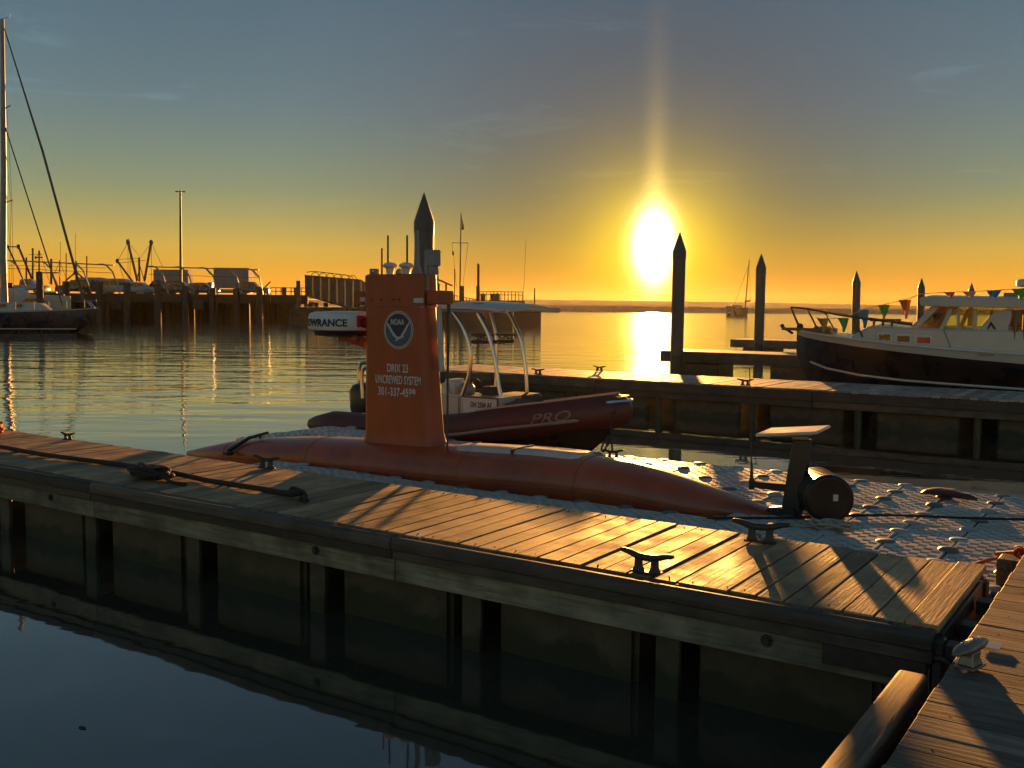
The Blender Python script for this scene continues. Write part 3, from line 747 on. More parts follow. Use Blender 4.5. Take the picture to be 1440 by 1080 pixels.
    # radar dome on a bracket off the mast
    rl, rr2 = on_y(447, 451, CY), on_y(517, 452, CY); rx = (rl.x + rr2.x) / 2; rad = (rr2.x - rl.x) / 2; zt, zb = on_y(480, 437.5, CY).z, on_y(480, 464.5, CY).z
    mb = MB(); mb.lathe([(rad * .86, zb), (rad * .965, zb + .012), (rad, zb + .05), (rad * .985, zb + (zt - zb) * .70), (rad * .93, zt - .028), (rad * .80, zt - .008), (rad * .3, zt), (.01, zt + .001)], (rx, CY, 0), 48)
    dome = mb.build('radar_dome', M['offwhite'], t, smooth=35)
    mb = MB(); mb.lathe([(rad * .55, zb - .075), (rad * .80, zb - .06), (rad * .86, zb - .002)], (rx, CY, 0), 32); mb.build('dome_base', M['black'], dome)
    zc = zb + (zt - zb) * .40
    def bend_at(a_mid):
        def f(p):
            rr_ = rad * .992 + .004 + p.z; a = a_mid + p.x / rad
            return V(rx + rr_ * math.sin(a), CY - rr_ * math.cos(a), zc + p.y)
        return f
    ve = Vector((EYE.x - rx, EYE.y - CY)); face = math.atan2(ve.x, -ve.y)      # the lettering faces the walkway
    lettering('lettering', 'LOWRANCE', .125, 0, 0, 0, M['ink'], dome, sx=.98, bend=bend_at(face - .66), bold=.0035)
    mb = MB()
    for zz in (0,):
        for k in range(24):
            a0 = face + .42 + k * .05; a1 = a0 + .05
            rr_ = rad + .003
            mb.add([V(rx + rr_ * math.sin(a), CY - rr_ * math.cos(a), z_) for a, z_ in ((a0, zb + .05), (a1, zb + .05), (a1, zt - .05), (a0, zt - .05))], [(0, 1, 2, 3)])
    mb.build('red_panel', M['red'], dome)
    lettering('lettering', 'C', .165, 0, 0, 0, M['ink'], dome, sx=.9, bend=bend_at(face + .66), bold=.006)
    u = on_y(508, 480, CY)
    mb = MB(); mb.cyl((rx, CY, zb - .075), (-8.463, CY, zb - .16), .05, .06, 10); mb.box(rx - .02, -8.428, CY - .05, CY + .05, zb - .13, zb - .075); mb.ball((u.x, CY - .12, u.z + .03), .05, .05, .055); mb.build('dome_bracket', M['orange_dk'], t)
    # aerials and sensors on the mast head
    zt2 = 2.855
    def rod(name, px, ptop, r, mat, base=zt2, yy=CY):
        p = on_y(px, ptop, yy); MB().cyl((p.x, yy, base), (p.x, yy, p.z), r, r * .9, 8).build(name, mat, t)
    rod('aerial', 537, 349, .012, M['red']); rod('aerial', 545.5, 331, .012, M['black']); rod('aerial', 572.5, 331, .013, M['black'])
    p = on_y(526, 378, CY); MB().box(p.x - .035, p.x + .04, CY - .05, CY + .05, zt2 - .004, p.z).build('camera_box', M['grey'], t, bevel=.006)
    mb = MB(); mb.ball((p.x + .03, CY - .052, p.z - .03), .018, .012, .018, 8, 6); mb.build('camera_lens', M['alu'], t)
    for px_ in (548.5, 571.5):
        p = on_y(px_, 372, CY - .02); z1 = p.z
        mb = MB(); mb.lathe([(.05, zt2 - .01), (.042, zt2 + .02), (.055, z1 - .045), (.085, z1 - .028), (.092, z1 - .012), (.07, z1 + .012), (.03, z1 + .024), (.006, z1 + .026)], (p.x, CY - .02, 0), 18); mb.build('satellite_antenna', M['offwhite'], t, smooth=35)
    p = on_y(560, 380, CY); MB().ball((p.x, CY + .03, p.z - .03), .055, .05, .055).build('beacon', M['grey'], t)
    # tall flat aerial fin
    p0 = on_y(586, 324, CY); p1 = on_y(592, 388, CY)
    mb = MB(); mb.loft([[V(p0.x - .075, CY - .03, zt2 - .01), V(p1.x + .02, CY - .03, zt2 - .01), V(p1.x + .02, CY + .03, zt2 - .01), V(p0.x - .075, CY + .03, zt2 - .01)],
                        [V(p0.x - .03, CY - .02, zt2 + .12), V(p0.x + .034, CY - .02, zt2 + .12), V(p0.x + .034, CY + .02, zt2 + .12), V(p0.x - .03, CY + .02, zt2 + .12)],
                        [V(p0.x - .022, CY - .014, p0.z), V(p0.x + .030, CY - .014, p0.z), V(p0.x + .030, CY + .014, p0.z), V(p0.x - .022, CY + .014, p0.z)]])
    mb.build('fin_aerial', M['grey'], t, bevel=.005)
    p0 = on_y(598, 352, CY - .06); p1 = on_y(612, 386, CY - .06)
    mb = MB(); mb.box(p0.x, p0.x + .045, CY - .08, CY - .03, 2.43, p0.z); mb.build('sensor_post', M['grey'], t, bevel=.005)
    mb = MB(); mb.box(p0.x + .03, p1.x, CY - .075, CY + .05, p1.z + .10, p0.z + .005); mb.box(p0.x + .05, p1.x - .02, CY - .07, CY + .03, p1.z, p1.z + .10); mb.build('sensor_box', M['grey'], t, bevel=.008)
    # black stay from the cross bar down to the deck, and fore line with its rod
    p0, p1 = on_y(631, 428, CY - .05), on_y(629, 642, CY - .25)
    MB().tube([p0, (p0 + p1) / 2 + V(-.006, 0, 0), p1], [.022, .014, .011], 8).build('stay', M['black'], t)
    p0, p1 = on_y(617, 432, CY + .02), on_y(621, 520, CY + .02)
    MB().cyl(p0, p1, .03, .034, 8).build('strut', M['ltgrey'], t)
    # folding rod on the aft deck
    p0, p1, p2 = on_y(321, 634, CY - .33), on_y(350, 616, CY - .2), on_y(377, 608, CY - .15)
    mb = MB(); mb.tube([p0, p1, p2], [.03, .024, .016], 8); mb.cyl(on_y(366, 610, CY - .15), on_y(366, 617, CY - .15), .016, .016, 8); mb.build('towing_rod', M['black'], t)
    p = on_y(323, 640, CY - .36); mb = MB(); mb.box(p.x - .05, p.x + .06, CY - .44, CY - .33, .45, p.z + .05); mb.build('rod_clamp', M['black'], t, bevel=.01)
    # tail piece with the raised satellite terminal
    p = lambda px, py, y=CY: on_y(px, py, y)
    mb = MB(); e0, e1 = p(1086, 733), p(1124, 710)
    mb.prism([(-3.325, 0.361), (-3.255, 0.57), (e1.x - .02, e1.z - .02), (e1.x + .03, e0.z + .005), (-3.139, e0.z)], CY - .09, CY + .09); tail = mb.build('tail_bracket', M['black'], t, bevel=.012)
    a0, a1, b0, b1 = p(1098, 736), p(1124, 736), p(1117, 618), p(1141, 618)
    mb = MB(); mb.loft([[V(u.x, CY + s, u.z) for u, s in ((a0, -.07), (a1, -.07), (a1, .07), (a0, .07))], [V(u.x, CY + s, u.z) for u, s in ((b0, -.05), (b1, -.05), (b1, .05), (b0, .05))]])
    mb.build('antenna_post', M['black'], t, bevel=.008)
    a, b, c_ = p(1056, 676), p(1110, 688), p(1124, 690)
    mb = MB(); mb.loft([[V(a.x, CY + s * .05, a.z + k) for s, k in ((-1, -.055), (1, -.055), (1, .0), (-1, 0))], [V(c_.x, CY + s * .06, b.z + .06 + k) for s, k in ((-1, -.085), (1, -.085), (1, .0), (-1, 0))]])
    mb.build('antenna_arm', M['black'], t, bevel=.006)
    # flat satellite terminal, tilted towards the sea
    k0, k1, k2 = p(1058, 609, CY - .05), p(1137, 607, CY - .05), p(1169, 596, CY + .30)
    ctr = V(-2.60, 8.08, 1.495)
    Lx = (k1.x - k0.x) / 2 + .02
    mb = MB(); A_ = V(1, 0, .12).normalized(); B_ = V(-.005, 1, .035).normalized(); C_ = A_.cross(B_).normalized()
    kx, ky = .30, .23
    ctr = on_y(1115, 604, 9.42)
    def slab(h0, h1, f): return [[ctr + A_ * (kx * f * sx) + B_ * (ky * f * sy) + C_ * h for sx, sy in ((-1, -1), (1, -1), (1, 1), (-1, 1))] for h in (h0, h1)]
    mb.loft(slab(-.028, 0, 1.0)); dish = mb.build('satellite_terminal', M['offwhite'], t, bevel=.01, seg=2)
    mb = MB(); mb.loft(slab(-.05, -.0285, .72)); mb.build('terminal_back', M['grey'], dish, bevel=.006)
    mb = MB(); u = on_y(1128, 618, CY); mb.cyl((u.x, CY, u.z - .01), ctr + C_ * -.045, .03, .03, 10); mb.box(u.x - .09, u.x + .06, CY - .02, CY + .02, u.z + .0, u.z + .03); mb.build('terminal_mount', M['galv'], t)
    # whip aerial on the arm
    u0, u1, u2 = p(1057, 688), p(1057, 652), p(1054, 516)
    mb = MB(); mb.tube([u0, p(1057, 676), p(1057, 672), u1, p(1056.5, 648), u2], [.03, .03, .018, .012, .006, .0045], 8); mb.build('whip_aerial', M['black'], t)
survey_boat()

# ------------------------------------------------------------------ inflatable workboat moored behind
def workboat():
    t = thing('inflatable_workboat', 'dark red inflatable workboat with a canopy on curved silver legs', 'boat', (-10, 13.2, 0))
    CY = 13.2
    def tubepath(side):
        return smoothpath([(-12.38, CY + side * 1.02, .44), (-11.8, CY + side * 1.04, .45), (-11, CY + side * 1.04, .46), (-10, CY + side * 1.03, .50), (-9.2, CY + side * .98, .58), (-8.5, CY + side * .84, .70), (-7.8, CY + side * .58, .81), (-7.25, CY + side * .28, .90), (-7.0, CY, .935)], 5)
    mb = MB()
    pts = tubepath(-1) + tubepath(1)[::-1][1:]
    n = len(pts); r = [.25 if 4 < i < n - 5 else .25 * (.35 + .65 * min(i, n - 1 - i) / 5) for i in range(n)]
    mb.tube(pts, r, 18); tb = mb.build('tube', M['tubefab'], t, smooth=60)
    for side in (-1, 1):
        mb = MB(); pp = [p + V(0, side * .245 * (1 if i < 30 else .8), -.06) for i, p in enumerate(tubepath(side)[4:])]
        for i, p in enumerate(pp):
            if p.x > -7.9: p.x += .12 * (p.x + 7.9); 
        mb.tube(pp, .028, 6); mb.build('rubbing_strake', M['strake'], tb)
        mb = MB(); gl = [p + V(0, side * .05, .262) for p in tubepath(side)[22:]]; mb.tube(gl, .014, 6); mb.build('grab_line', M['rope_pale'], tb)
    mb = MB(); mb.tube([(-7.02, CY - .30, 1.07), (-6.84, CY - .16, 1.09), (-6.78, CY, 1.09), (-6.84, CY + .16, 1.09), (-7.02, CY + .30, 1.07)], .03, 8); mb.box(-7.05, -6.86, CY - .12, CY + .12, 1.14, 1.165); mb.build('bow_roller', M['alu'], t)
    # rigid hull
    mb = MB(); rings = []
    for x, zk, hb, zc in ((-12.2, -.22, .92, .30), (-11, -.25, .92, .32), (-9.6, -.24, .88, .36), (-8.7, -.18, .72, .48), (-8.0, -.02, .50, .62), (-7.5, .22, .28, .76), (-7.15, .52, .12, .86), (-6.95, .80, .03, .92)):
        rings.append([V(x, CY, zk), V(x, CY - hb * .75, zk + (zc - zk) * .55), V(x, CY - hb, zc), V(x, CY + hb, zc), V(x, CY + hb * .75, zk + (zc - zk) * .55)])
    mb.loft(rings); mb.build('hull', M['tubeblk'], t, smooth=40)
    # lettering on the near tube
    path = tubepath(-1)
    def on_tube(p):
        x = -7.80 + p.x
        i = min(range(len(path)), key=lambda k: abs(path[k].x - x)); a = path[max(i - 1, 0)]; b = path[min(i + 1, len(path) - 1)]
        f = max(0, min(1, (x - a.x) / (b.x - a.x))); c = a + (b - a) * f
        ang = p.y / .25 + .15
        nx = Vector((-(b.y - a.y), b.x - a.x, 0)).normalized() * -1
        return c + nx * (.252 + p.z) * math.cos(ang) + V(0, 0, (.252 + p.z) * math.sin(ang))
    lettering('lettering', 'PRO', .20, 0, 0, 0, M['tube_print'], tb, sx=1.35, shear=.25, bend=on_tube)
    # blue patch hanging over the tube
    mb = MB(); rings = []
    for k, x in enumerate([-9.95 + .09 * i for i in range(6)]):
        w = .9 if k < 3 else .7
        rings.append([V(x, CY - 1.03 - .265 * math.cos(a), .51 + .262 * math.sin(a)) for a in [R(75 - 125 * j / 7 * (.55 + .45 * k / 5)) for j in range(8)]])
    mb.loft(rings, caps=False, closed=False); mb.build('blue_cover', M['blue'], tb)
    # deck, console with registration board
    MB().box(-12.1, -7.9, CY - .85, CY + .85, .30, .36).build('deck', M['grey'], t)
    yb = 12.8
    g = lambda px, py, y=yb: on_y(px, py, y)
    a, b = g(647, 556), g(703, 592)
    mb = MB(); mb.box(a.x, b.x, yb, yb + .75, .36, a.z); cons = mb.build('console', M['white'], t, bevel=.02, seg=2)
    a2, b2 = g(652, 558), g(699.5, 590)
    mb = MB(); mb.box(a2.x, b2.x, yb - .012, yb - .002, b2.z, a2.z); mb.build('board', M['offwhite'], cons, bevel=.003)
    mb = MB()
    for (x0, x1, z0, z1) in ((a2.x - .02, b2.x + .02, a2.z - .005, a2.z + .02), (b2.x - .005, b2.x + .022, b2.z, a2.z)): mb.box(x0, x1, yb - .018, yb - .013, z0, z1)
    mb.build('board_frame', M['teak'], cons)
    p = g(677, 570)
    o = lettering('lettering', 'OH 2504 AE', .125, p.x, yb - .014, p.z, M['ink'], cons, sx=.58, bold=.002, spacing=1.1)
    mb = MB(); c0, c1 = g(700, 553, 13.5), g(740, 575, 13.5); mb.box(c0.x, c1.x, 13.4, 14.0, .36, c0.z); mb.build('bow_locker', M['canvas'], t, bevel=.03, seg=2)
    # tarpaulin draped over the front of the console
    mb = MB(); rings = []; rnd = random.Random(8)
    for k in range(11):
        u = k / 10; x = b.x + .02 + u * .95; z = a.z - .02 - u ** 1.4 * .50
        rings.append([V(x + rnd.uniform(-.02, .02), yb + .02 + j * .13, z - .07 * abs(math.sin(j * 2.1 + k * .8)) * (1.2 - u) - (.30 * (1 - u) if j == 0 else 0) + rnd.uniform(-.012, .012)) for j in range(7)])
    mb.loft(rings, caps=False, closed=False); mb.build('tarpaulin', M['canvas'], t, smooth=60)
    # helm: rounded seat backs, wheel, screens
    s0, s1 = g(618, 554), g(647, 590)
    mb = MB(); mb.box(s0.x - .25, s1.x - .02, yb + .05, yb + .7, .36, s0.z); mb.build('helm_seat', M['white'], t, bevel=.06, seg=3)
    sc_ = g(627, 545); mb = MB(); mb.box(sc_.x - .22, sc_.x + .05, yb + .1, yb + .6, sc_.z - .18, sc_.z + .12); mb.build('seat_back', M['offwhite'], t, bevel=.07, seg=3)
    w0 = g(668, 549, 13.15); mb = MB(); ring = [w0 + V(.02 * math.cos(a), .18 * math.cos(a), .18 * math.sin(a)) for a in [2 * math.pi * k / 20 for k in range(21)]]; mb.tube(ring, .016, 6, caps=False)
    for k in range(3): mb.cyl(w0, w0 + V(.02 * math.cos(k * 2.1), .18 * math.cos(k * 2.1), .18 * math.sin(k * 2.1)), .012)
    mb.build('wheel', M['steel_dark'], t)
    sc2 = g(690, 545, 13.2); mb = MB(); mb.box(sc2.x - .12, sc2.x + .10, 13.1, 13.35, .95, sc2.z + .02); mb.build('instrument_panel', M['black'], t, bevel=.02)
    hm = g(656, 549, 13.0); MB().ball((hm.x, 13.0, hm.z + .02), .15, .14, .115, 16, 10).build('compass_cover', M['grey'], t)
    # canopy on curved legs
    zr = on_y(690, 434, 13.2).z
    mb = MB(); rings = []
    for k in range(13):
        u = k / 12; x = -10.42 + u * 1.95; zc = zr - .02 + .05 * math.sin(math.pi * u)
        w = .82 - (.06 if k in (0, 12) else 0)
        th = .018 if k in (0, 12) else .04
        ys = [-1, -.8, -.4, 0, .4, .8, 1]
        rings.append([V(x, CY + w * s, zc + .05 * (1 - s * s) + th * (.3 if abs(s) == 1 else 1)) for s in ys] + [V(x, CY + w * s, zc + .05 * (1 - s * s) - th * (.3 if abs(s) == 1 else 1) - .02) for s in ys[::-1]])
    mb.loft(rings); can = mb.build('canopy', M['white'], t, smooth=50)
    for sy in (-.78, .78): MB().tube([(-10.4, CY + sy, zr - .035), (-9.4, CY + sy, zr - .03), (-8.5, CY + sy, zr - .035)], .025, 8).build('canopy_rail', M['alu'], can)
    rag = MB(); rr_ = []
    for k in range(14):
        u = k / 13; rr_.append([V(-10.2 + u * 1.2, CY - .3 + s * .35, zr + .078 + .02 * math.sin(k * 1.3 + s)) for s in (-1, 0, 1)])
    rag.loft(rr_, caps=False, closed=False); rag.build('rolled_sheet', M['tubefab'], can)
    def leg(pxs, y, r=.034):
        pts = smoothpath([on_y(px, py, y) for px, py in pxs], 6); MB().tube(pts, r, 10).build('leg', M['alu'], t, smooth=60)
    leg([(636, 437), (652, 462), (661, 492), (660, 525), (650, 556)], 12.55)
    leg([(672, 440), (687, 470), (696, 505), (700, 535), (704, 556)], 12.55)
    leg([(690, 440), (697, 470), (698, 505), (697, 545)], 13.85, .026)
    leg([(715, 438), (731, 472), (738, 508), (741, 545), (741, 572)], 13.85)
    mb = MB(); mb.cyl(on_y(664, 481, 12.6), on_y(700, 481, 12.6), .03); mb.cyl(on_y(700, 481, 13.8), on_y(722, 480, 13.8), .03); mb.build('cross_tube', M['steel_dark'], t)
    for y_ in (12.62, 13.85):
        mb = MB(); x0, x1 = on_y(664 if y_ < 13 else 698, 470, y_), on_y(694 if y_ < 13 else 726, 470, y_)
        mb.box(x0.x, x1.x, y_ - .03, y_ + .03, x0.z - .02, x0.z + .02)
        for f in (.3, .65): 
            c_ = x0.lerp(x1, f); mb.tube([c_ + V(-.06, 0, -.02), c_ + V(-.04, 0, -.07), c_ + V(.04, 0, -.07), c_ + V(.06, 0, -.02)], .012, 6)
        mb.build('tool_rack', M['steel_dark'], t)
    # stern frame and outboard
    mb = MB(); mb.tube(smoothpath([on_y(503, 600, 13.3), on_y(504, 540, 13.3), on_y(506, 515, 13.3), on_y(514, 509, 13.3), on_y(540, 508, 13.3)], 5), .035, 8); mb.tube(smoothpath([on_y(510, 560, 12.7), on_y(509, 530, 12.7), on_y(514, 517, 12.7), on_y(540, 514, 12.7)], 5), .03, 8); mb.build('stern_frame', M['alu'], t)
    p0, p1 = on_y(501, 541, 13.3), on_y(520, 600, 13.3)
    mb = MB(); mb.loft([[V(p0.x + .02 + a * w + .25, 13.3 + b_ * .26 * k, z) for a, b_ in ((-1, -.7), (-.6, -1), (.6, -1), (1, -.7), (1, .7), (.6, 1), (-.6, 1), (-1, .7))] for z, w, k in ((.35, .20, .6), (.62, .27, .9), (.95, .27, 1), (1.05, .22, .85), (1.09, .12, .5))])
    mb.build('outboard_engine', M['tubeblk'], t, smooth=50)
    # mooring line from the bow to the cube dock
    b0 = V(-6.95, CY - .1, 1.0)
    mb = MB(); mb.tube([b0, on_y(859, 600, 12.4), on_y(861, 634, 11.55)], .012, 6); mb.build('bow_line', M['rope'], t)
    mb = MB(); mb.tube(smoothpath([on_y(855, 612, 12.3), on_y(846, 630, 12.2), on_y(850, 634, 12.2), on_y(858, 612, 12.3), on_y(853, 628, 12.2), on_y(860, 618, 12.25)], 6), .012, 6); mb.build('line_coil', M['rope'], t)
workboat()

c = copy_tree(C0); cp = on_y(862, 639, 11.45); c.location = (cp.x, 11.45, .52); c.scale = (.8, .8, .8); c.rotation_euler = (0, 0, .5); c['label'] = 'iron cleat on the cube dock holding the red boat bow line'

# ------------------------------------------------------------------ navy cabin cruiser
def cruiser():
    t = thing('cabin_cruiser', 'white and navy cabin cruiser moored behind the far plank dock', 'boat', (-4, 25.6, 0))
    CY = 25.6; NY = 24.05
    g = lambda px, py, y=NY: on_y(px, py, y)
    # stations: x, half beam at sheer, sheer height, colour break height, chine half beam, chine height, keel height
    tab = [(-8.35, .02, 1.93, 1.80, .01, 1.55, 1.30), (-8.05, .30, 1.90, 1.74, .14, 1.15, .70), (-7.4, .80, 1.84, 1.66, .50, .98, .05), (-6.5, 1.22, 1.76, 1.57, .95, .88, -.35), (-5.4, 1.46, 1.67, 1.48, 1.26, .82, -.5), (-4.2, 1.56, 1.60, 1.39, 1.42, .79, -.55), (-2.8, 1.60, 1.54, 1.31, 1.48, .76, -.55), (0, 1.60, 1.48, 1.24, 1.48, .74, -.55), (2.2, 1.55, 1.45, 1.2, 1.42, .74, -.5)]
    xs = [-8.35, -8.25, -8.15, -8.05, -7.9, -7.7, -7.4, -7.1, -6.8, -6.5, -6, -5.4, -4.8, -4.2, -3.5, -2.8, -1.5, 0, 1, 2.2]
    def S(x): return lerp_table(tab, x)
    top, bot = [], []
    for x in xs:
        hb, zs, zb, hc, zc, zk = S(x); hbk = hc + (hb - hc) * (zb - zc) / (zs - zc)
        top.append([V(x, CY - hb, zs), V(x, CY - hbk, zb), V(x, CY + hbk, zb), V(x, CY + hb, zs)])
        bot.append([V(x, CY - hbk, zb - .003), V(x, CY - hc, zc), V(x, CY, zk), V(x, CY + hc, zc), V(x, CY + hbk, zb - .003)])
    MB().loft(top).build('topsides', M['white'], t, smooth=50)
    MB().loft(bot).build('hull', M['navy'], t, smooth=50)
    mb = MB(); mb.tube([V(x, CY - S(x)[3] - .012, S(x)[4]) for x in xs[4:]], .028, 6); mb.build('chine_stripe', M['boot'], t)
    mb = MB(); mb.tube([V(x, CY - S(x)[0] - .01, S(x)[1] - .02) for x in xs[1:]], .025, 6); mb.build('sheer_rail', M['offwhite'], t)
    # trunk cabin and wheelhouse
    y0, y1 = NY + .32, CY + (CY - NY) - .32
    g1 = lambda px, py: on_y(px, py, y0)
    q = [g1(1194, 473), g1(1218, 461), g1(1223, 459.5), g1(1278, 462), g1(1440, 488), g1(1440, 500)]
    mb = MB(); rise = lambda p, s: V(p.x + (.25 if False else 0), 0, p.z)
    top_ = [(p.x, p.z) for p in q[:4]] + [(2.0, q[3].z - .02)]
    st = sorted({p[0] for p in top_} | {-6.6, -6.2, -5.8, -5.0, -4.0, -2.0, 0.0})
    rings = []
    for x in st:
        hb = min(CY - y0, S(x)[0] - .13); zt_ = lerp_table(top_, x)[0]; zb_ = S(x)[1] - .06; zt_ = max(zt_, zb_ + .03)
        rings.append([V(x, CY - hb, zb_), V(x, CY - hb * .985, zt_ - .03), V(x, CY - hb * .93, zt_ + .02), V(x, CY, zt_ + .07), V(x, CY + hb * .93, zt_ + .02), V(x, CY + hb * .985, zt_ - .03), V(x, CY + hb, zb_)])
    mb = MB(); mb.loft(rings); mb.build('trunk_cabin', M['white'], t, smooth=30)
    for (pa, pb) in (((1236, 470), (1252, 478.5)), ((1262, 472), (1279, 481)), ((1290, 474), (1308, 483))):
        a, b = g1(*pa), g1(*pb); f = MB(); f.box(a.x - .04, b.x + .04, y0 - .014, y0 + .02, b.z - .04, a.z + .04); fr = f.build('porthole', M['offwhite'], t, bevel=.015, seg=2)
        w = MB(); w.box(a.x, b.x, y0 - .018, y0 - .0145, b.z, a.z); w.build('pane', M['glassdark'], fr, bevel=.001)
    # wheelhouse side: posts, sill and openings
    wy0, wy1 = y0 + .06, y1 - .06
    h = lambda px, py: on_y(px, py, wy0)
    sill = h(1290, 464).z; head = h(1340, 431.5).z
    for side, y_ in ((0, wy0), (1, wy1)):
        m2 = MB(); d_ = .07 if side == 0 else -.07
        def post(a, b, wa, wb, mm=m2): mm.loft([[V(a.x, y_, a.z), V(a.x + wa, y_, a.z), V(a.x + wa, y_ + d_, a.z), V(a.x, y_ + d_, a.z)], [V(b.x, y_, b.z), V(b.x + wb, y_, b.z), V(b.x + wb, y_ + d_, b.z), V(b.x, y_ + d_, b.z)]])
        post(h(1279, 464), h(1312, 431), .16, .16)            # windscreen post
        post(h(1320, 464), h(1334, 434), .10, .10)
        post(h(1344.5, 466), h(1346, 434), .06, .06); post(h(1367.5, 467), h(1369, 435), .07, .07)
        a = h(1372, 468); b = h(1399, 437)
        m2.prism([(a.x, a.z), (b.x, b.z), (h(1426, 436).x, h(1426, 434).z), (h(1409, 492).x, h(1409, 492).z), (a.x, h(1372, 490).z)], y_, y_ + d_)
        m2.box(h(1279, 464).x, h(1426, 436).x - .3, y_ - .01 * (1 - 2 * side), y_ + d_, sill - .30, sill)
        m2.box(h(1311, 430).x, h(1426, 430).x, y_, y_ + d_, head, head + .22)
        m2.build('wheelhouse_side', M['white'], t, bevel=.012)
        gl = MB(); gl.prism([(h(1283, 464).x, sill), (h(1316, 434).x, head), (h(1399, 437).x, head), (h(1372, 468).x, sill)], y_ + d_ * .5 - .003, y_ + d_ * .5 + .003); gl.build('side_window', M['glass'], t, smooth=0)
    # windscreen: three slanted panes
    a, b = h(1279, 464), h(1312, 431)
    for k in range(3):
        ya, yb_ = wy0 + .1 + k * (wy1 - wy0 - .2) / 3 + .03, wy0 + .1 + (k + 1) * (wy1 - wy0 - .2) / 3 - .03
        mb = MB(); mb.add([V(a.x + .02, ya, a.z), V(a.x + .02, yb_, a.z), V(b.x + .02, yb_, b.z), V(b.x + .02, ya, b.z)], [(0, 1, 2, 3)]); mb.build('windscreen', M['glass'], t, smooth=0)
    mb = MB()
    for k in range(4):
        yy = wy0 + .07 + k * (wy1 - wy0 - .14) / 3
        mb.tube([V(a.x, yy, a.z), V(b.x, yy, b.z)], .035, 6)
    mb.build('windscreen_frame', M['white'], t)
    r0, r1 = on_y(1294, 418, wy0 - .1), on_y(1440, 432, wy0 - .1)
    mb = MB(); rings = []
    for x, e in ((r0.x, .03), (r0.x + .06, 0), (r0.x + 1.2, 0), (r0.x + 2.6, 0), (1.0, 0)):
        zt = r0.z - .0 - (x - r0.x) * .018
        rings.append([V(x, wy0 - .16 + e, zt - .20 + e), V(x, wy0 - .16 + e, zt - .03), V(x, wy0 - .08, zt), V(x, CY, zt + .07), V(x, wy1 + .08, zt), V(x, wy1 + .16 - e, zt - .03), V(x, wy1 + .16 - e, zt - .20 + e)])
    mb.loft(rings); mb.build('roof', M['white'], t, bevel=.02, smooth=40, seg=2)
    # cockpit: dark coaming, clear roll down curtains
    a, b = h(1411, 476), h(1440, 492)
    MB().box(a.x - .02, 2.0, wy0 - .02, wy0 + .10, a.z - .34, a.z - .02).build('cockpit_coaming', M['teak'], t, bevel=.02)
    MB().box(h(1418, 486).x, 2.0, wy0 - .045, wy0 - .022, h(1418, 489).z, h(1418, 484).z).build('coaming_board', M['offwhite'], t, bevel=.004)
    rnd = random.Random(4); mb = MB(); cols = []
    for k in range(30):
        x = h(1416, 450).x + k * .08
        cols.append([V(x + .06 * math.sin(j * 1.2), wy0 + .03 + .05 * math.sin(k * 1.1 + j * .5) + rnd.uniform(-.01, .01), a.z + (head + .1 - a.z) * j / 6) for j in range(7)])
    mb.loft(cols, caps=False, closed=False); mb.build('clear_curtain', M['vinyl'], t)
    mb = MB()
    for px_ in (1427, 1440, 1456): mb.cyl(h(px_, 478), h(px_ + 2, 436), .05, .05, 8)
    mb.build('curtain_post', M['teak'], t)
    # badge and name on the flank
    p = h(1394.5, 459); mb = MB(); mb.prism([(p.x - .10, p.z - .06), (p.x - .02, p.z + .12), (p.x + .10, p.z - .06), (p.x + .04, p.z - .06), (p.x - .01, p.z + .03), (p.x - .05, p.z - .06)], wy0 - .006, wy0 - .001); mb.box(p.x - .12, p.x + .12, wy0 - .006, wy0 - .001, p.z - .11, p.z - .085); mb.build('badge', M['ink'], t, smooth=0)
    p = on_y(1386, 499, NY - .03); MB().box(p.x - .16, p.x + .16, CY - 1.585, CY - 1.565, p.z - .015, p.z + .02).build('nameplate', M['grey'], t)
    # crease lines on the cabin side
    mb = MB(); mb.tube([g1(1327, 463), g1(1338, 492)], .012, 4); mb.tube([V(g1(1240, 487).x, y0 - .004, g1(1240, 487).z), V(g1(1440, 500).x, y0 - .004, g1(1440, 497).z)], .01, 4); mb.build('seam', M['grey'], t)
    # bow platform, anchor, pulpit rail
    mb = MB(); e = on_y(1101, 462, CY); e2 = on_y(1150, 469, CY)
    mb.loft([[V(e.x, CY - .12, e.z - .035), V(e.x, CY + .12, e.z - .035), V(e.x, CY + .12, e.z + .03), V(e.x, CY - .12, e.z + .03)], [V(-7.4, CY - .35, 1.86), V(-7.4, CY + .35, 1.86), V(-7.4, CY + .35, 1.97), V(-7.4, CY - .35, 1.97)]])
    mb.build('bow_platform', M['teak'], t, bevel=.015)
    mb = MB(); mb.tube([on_y(1098, 458, CY), on_y(1104, 462, CY), on_y(1115, 469, CY)], .035, 6); mb.ball(on_y(1125, 459, CY), .09, .07, .08); mb.ball(on_y(1100, 458, CY), .06, .05, .05); mb.build('anchor', M['steel_dark'], t)
    mb = MB()
    for y_, s in ((CY - .30, 1), (CY + .30, -1)):
        pts = [on_y(1112, 432, CY - .2 * s), on_y(1135, 434, y_), on_y(1160, 439, CY - .7 * s), on_y(1200, 446, CY - 1.15 * s), on_y(1283, 457, CY - 1.35 * s)]
        if s < 0: pts = [V(p.x, 2 * CY - q_.y, q_.z) for p, q_ in zip(pts, [on_y(1112, 432, CY - .2), on_y(1135, 434, CY - .3), on_y(1160, 439, CY - .7), on_y(1200, 446, CY - 1.15), on_y(1283, 457, CY - 1.35)])]
        mb.tube(smoothpath(pts, 4), .022, 8)
        for k, (top_, dx) in enumerate(zip(pts[:4], (.25, .30, .28, .22))):
            x = top_.x + dx; mb.tube([top_, V(x, top_.y + (.05 * s), S(max(x, -8.2))[1] + .05)], .018, 6)
    mb.build('bow_rail', M['steel_dark'], t)
